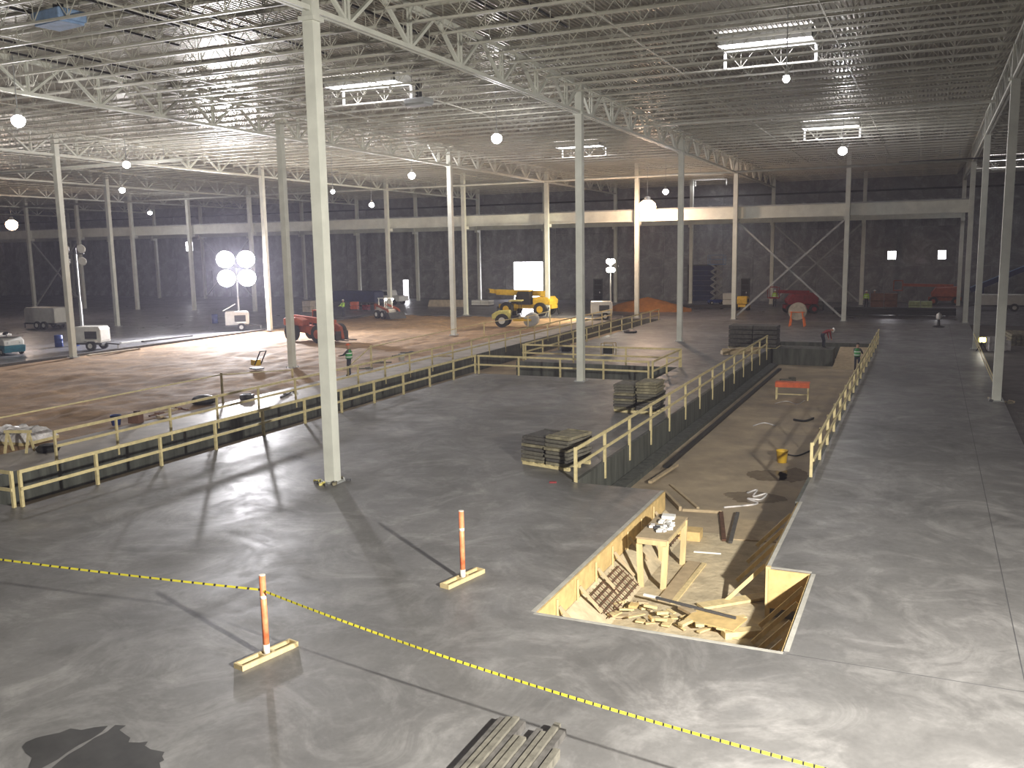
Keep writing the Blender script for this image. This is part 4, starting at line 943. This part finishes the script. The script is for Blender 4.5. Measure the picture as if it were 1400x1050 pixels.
# long beige block, blue tarp, sand, items in the crane bay
p = G(612, 419); t = thing('concrete_block', 'long beige concrete block lying near the far wall', 'block', p, R(4))
MB().prism([(-2.4, 0), (2.4, 0), (2.2, .75), (-2.2, .75)], -.5, .5).build('body', 'beige', t); MB().bb(-2.2, 2.2, -.4, .4, .751, .8).build('cap', 'beige', t)
p = G(776, 452); t = thing('blue_tarp', 'blue tarp hung over the far left guardrail', 'tarp', (-26.9, 74.5, 0))
p = AY(776, 440, 74.5); t.location = (-26.95, G(776, 449).y, 0)
m = MB(); vs = [(.09+.04*math.sin(i*1.3+j), -.75+i*.15, 1.14-.85*j/6) for j in range(7) for i in range(11)]
m._add(vs, [(j*11+i, j*11+i+1, (j+1)*11+i+1, (j+1)*11+i) for j in range(6) for i in range(10)]); o = m.build('sheet', 'blue', t); sd = o.modifiers.new('solid', 'SOLIDIFY'); sd.thickness = .02
p = G(868, 429); m = MB(); random.seed(4)
n1, n2 = 18, 8
vs = [(5*math.cos(2*math.pi*i/n1)*(1-j/n2)*(1+random.uniform(-.1, .1)), 2.2*math.sin(2*math.pi*i/n1)*(1-j/n2)*(1+random.uniform(-.1, .1)), 1.45*(j/n2)**.8) for j in range(n2) for i in range(n1)] + [(0, 0, 1.45)]
m._add(vs, [(j*n1+i, j*n1+(i+1) % n1, (j+1)*n1+(i+1) % n1, (j+1)*n1+i) for j in range(n2-1) for i in range(n1)]+[((n2-1)*n1+i, (n2-1)*n1+(i+1) % n1, n1*n2) for i in range(n1)])
tag(m.build('sand_pile', 'sand', None, (p.x, 95, 0), smooth=True), 'orange sand pile behind the light tower trailer', 'sand pile')
for (x, y, sx, sy, h, rz, mt, lb, nm, ct) in ((1208, 422, 2.6, 1.6, 1.6, .05, 'brown', 'brown crates stacked near the back wall', 'crate_stack', 'crate'), (1258, 424, 2.2, 1.4, .9, 0, 'limetrim', 'pale green crates near the orange boom lift', 'crate_stack', 'crate'),
        (996, 419, 1.2, 1.0, 1.5, 0, 'offwhite', 'pale cabinet on a dark base near scissor lift', 'cabinet', 'cabinet'), (485, 424, .9, .7, 1.0, .2, 'orangedull', 'orange box behind the telehandler', 'equipment_box', 'box'), (501, 425, .8, .6, .7, 0, 'red', 'red and white box behind the telehandler', 'equipment_box', 'box'), (423, 428, 1.2, 1.0, 1.4, 0, 'beige', 'beige box behind the telehandler', 'equipment_box', 'box'), (1105, 424, 3.0, 1.2, .9, 0, 'darkgrey', 'dark low machinery skid behind the cable spool', 'machine_skid', 'skid'), (660, 418, 2.4, 1.4, .7, 0, 'white', 'white wrapped material by the bright doorway', 'wrapped_material', 'material')):
    p = G(x, y); t = thing(nm, lb, ct, p, rz)
    k = 2 if sx > 2 else 1
    for i in range(k):
        for j in range(2): MB().box((-sx/2+sx*(i+.5)/k, 0, .1+(h-.1)*(j+.5)/2), (sx/k-.06, sy, (h-.1)/2-.04)).build('box', mt, t, bevel=.03)
    MB().bb(-sx/2, sx/2, -sy/2, sy/2, 0, .1).build('pallet', 'darkgrey', t)
# long dark bundle of steel lying at the back
p = G(1225, 432); t = thing('steel_bundle', 'long dark bundle of steel beams lying before the orange boom lift', 'steel bundle', p, R(0))
for i in range(4): MB().bb(-5.5, 5.0, -.7+i*.38, -.4+i*.38, .15, .5+.25*(i % 2)).build('beam', 'black', t)
for x in (-4.5, 0, 4.2): MB().bb(x, x+.15, -.8, .8, 0, .15).build('dunnage', 'weathered2', t)
p = G(960, 422); t = thing('steel_bundle', 'low dark steel bundle lying in front of the scissor lift', 'steel bundle', p, R(0))
for i in range(3): MB().bb(-4, 3.2, -.5+i*.38, -.2+i*.38, .12, .42).build('beam', 'black', t)
for x in (-3, 2): MB().bb(x, x+.15, -.6, .7, 0, .12).build('dunnage', 'weathered2', t)
# cone-like stand on the right slab
t = thing('floor_stand', 'small white topped stand with dark base on the far right slab', 'stand', G(1283, 447))
MB().lathe([(.45, 0), (.45, .06), (.12, .12), (.1, .6)], n=12).build('base', 'black', t); MB().lathe([(.12, .6), (.2, .72), (.2, 1.0), (.05, 1.15)], n=12).build('head', 'white', t, smooth=True)
# blue conveyor boom at the right edge
p = G(1372, 418); t = thing('conveyor', 'dark blue inclined conveyor behind the right column row', 'conveyor', p, R(0))
MB().bar((-3.2, 0, 1.6), (6, 0, 5.8), .9, .5).build('belt_frame', 'navy', t); MB().bar((-3.2, 0, 1.9), (6, 0, 6.1), .7, .06).build('belt', 'ltblue', t)
for x, z in ((-2, 2.0), (2.5, 4.0)): MB().bar((x, -.4, 0), (x, -.4, z), .14).bar((x, .4, 0), (x, .4, z), .14).build('support', 'navy', t)
# right column foot: rope barrier, lamp on the ground, plywood wrap and debris
t = thing('work_lamp', 'small lit work lamp in pale plastic beside right row column', 'lamp', G(1342, 480), R(10))
MB().bar((-.3, 0, 0), (0, 0, .55), .05).bar((.3, 0, 0), (0, 0, .55), .05).bar((0, .3, 0), (0, 0, .55), .05).build('stand', 'black', t)
MB().box((0, 0, .72), (.45, .2, .35)).build('housing', 'paleyellow', t); MB().box((0, -.115, .72), (.3, .02, .24)).build('lens', 'lampyellow', t)
lay('plastic_sheet', 1352, 480, -.08, MB().box((.4, .3, .45), (1.0, .5, .9), .3).box((.9, .3, .35), (.6, .5, .6), .1), 'plastic', 'crumpled pale plastic sheet behind the small work lamp', 'plastic')
tag(MB().bar((0, 0, 1.0), (0, 20.4, 1.0), .04).bar((.1, 0, .55), (.1, 20.4, .55), .04).build('rope_barrier', 'railwood', None, (2.75, 44.7, 0)), 'pale double rope strung between right row columns', 'rope')
random.seed(31)
for i in range(9):
    a = random.uniform(0, 6.28); r = random.uniform(.35, .7); q = random.uniform(.06, .14)
    o = MB().box((0, 0, q*.4), (q*2, q*1.3, q*.8), random.uniform(0, 3), rx=.2).build('rubble', random.choice(['formpanel', 'plytan', 'brown', 'darkgrey']), None, (2.9+r*math.cos(a), 44.5+r*math.sin(a), 0 if 2.9+r*math.cos(a) < 3.1 else -.08))
    tag(o, 'lump of rubble at the foot of the right column', 'rubble', 'rubble around right column foot')
p = G(1393, 470, -.08); t = thing('lumber_stack', 'stack of rough lumber on dark ground at the right edge', 'lumber', p, R(5))
for i in range(4):
    for j in range(4): MB().bar((-.6+.3*i, -1.6, .1+.2*j), (-.6+.3*i, 1.6, .1+.2*j), .24, .16).build('board', 'formpanel', t)
for i in range(14):
    y = 30+i*.9
    o = MB().bb(0, 3.0, -.12, .12, 0, .09).build('steel_plank', 'weathered2', None, (3.5, y, -.08), R(2)); tag(o, 'dark plank on gravel beside right slab, %s in the row toward the column' % ORD[i], 'plank', 'dark planks on the right gravel')
# equipment hung at the roof
def roof_unit(px, py, z, s, mat, label):
    p = G(px, py, z); t = thing('heater_unit', label, 'heater', p, R(-8))
    MB().box((0, 0, s*.3), (s*1.5, s, s*.35)).build('body', mat, t, bevel=.06); MB().box((0, 0, s*.1), (s*1.35, s*.85, s*.1)).build('diffuser', mat, t)
    MB().bb(s*.1, s*.14, -.1, .1, s*.45, max(s*.6, zr(p.y)-z-.4)).bb(-s*.14, -s*.1, -.1, .1, s*.45, max(s*.6, zr(p.y)-z-.4)).build('hanger', 'black', t)
roof_unit(82, 38, 14.2, 1.0, 'ltblue', 'blue ceiling heater unit hung among joists near top left')
roof_unit(573, 146, 13.6, .8, 'steelgrey', 'grey green ceiling heater unit hung below joists near skylight')
lay('rag', 912, 374+61, 0, MB().box((0, 0, .05), (.1, .1, .1)), 'black', 'small dark rag on slab', 'rag') if False else None
lay('debris_bag', 862, 455, 0, MB().lathe([(.5, 0), (.55, .15), (.3, .25), (.05, .28)], n=9), 'black', 'black hose heap on the far slab by left guardrail', 'debris')
lay('debris_bag', 774, 480, 0, MB().lathe([(.35, 0), (.45, .2), (.3, .45), (.05, .55)], n=9), 'black', 'black bag standing on the far side of cross trench', 'bag')
t = thing('generator', 'small framed generator standing behind cross trench guardrail', 'generator', G(832, 486), R(0))
MB().box((0, 0, .38), (.6, .45, .5)).build('engine', 'black', t)
for x in (-.4, .4):
    for y in (-.3, .3): MB().bar((x, y, 0), (x, y, .8), .05).build('frame_post', 'plytan', t)
for y in (-.3, .3): MB().bar((-.4, y, .8), (.4, y, .8), .05).build('frame_rail', 'plytan', t)
tag(MB().box((0, 0, .02), (.22, .1, .04), .4).build('tape_scrap', 'red', None, G(756, 660)), 'red and white tape scrap lying by the near form stack', 'scrap')
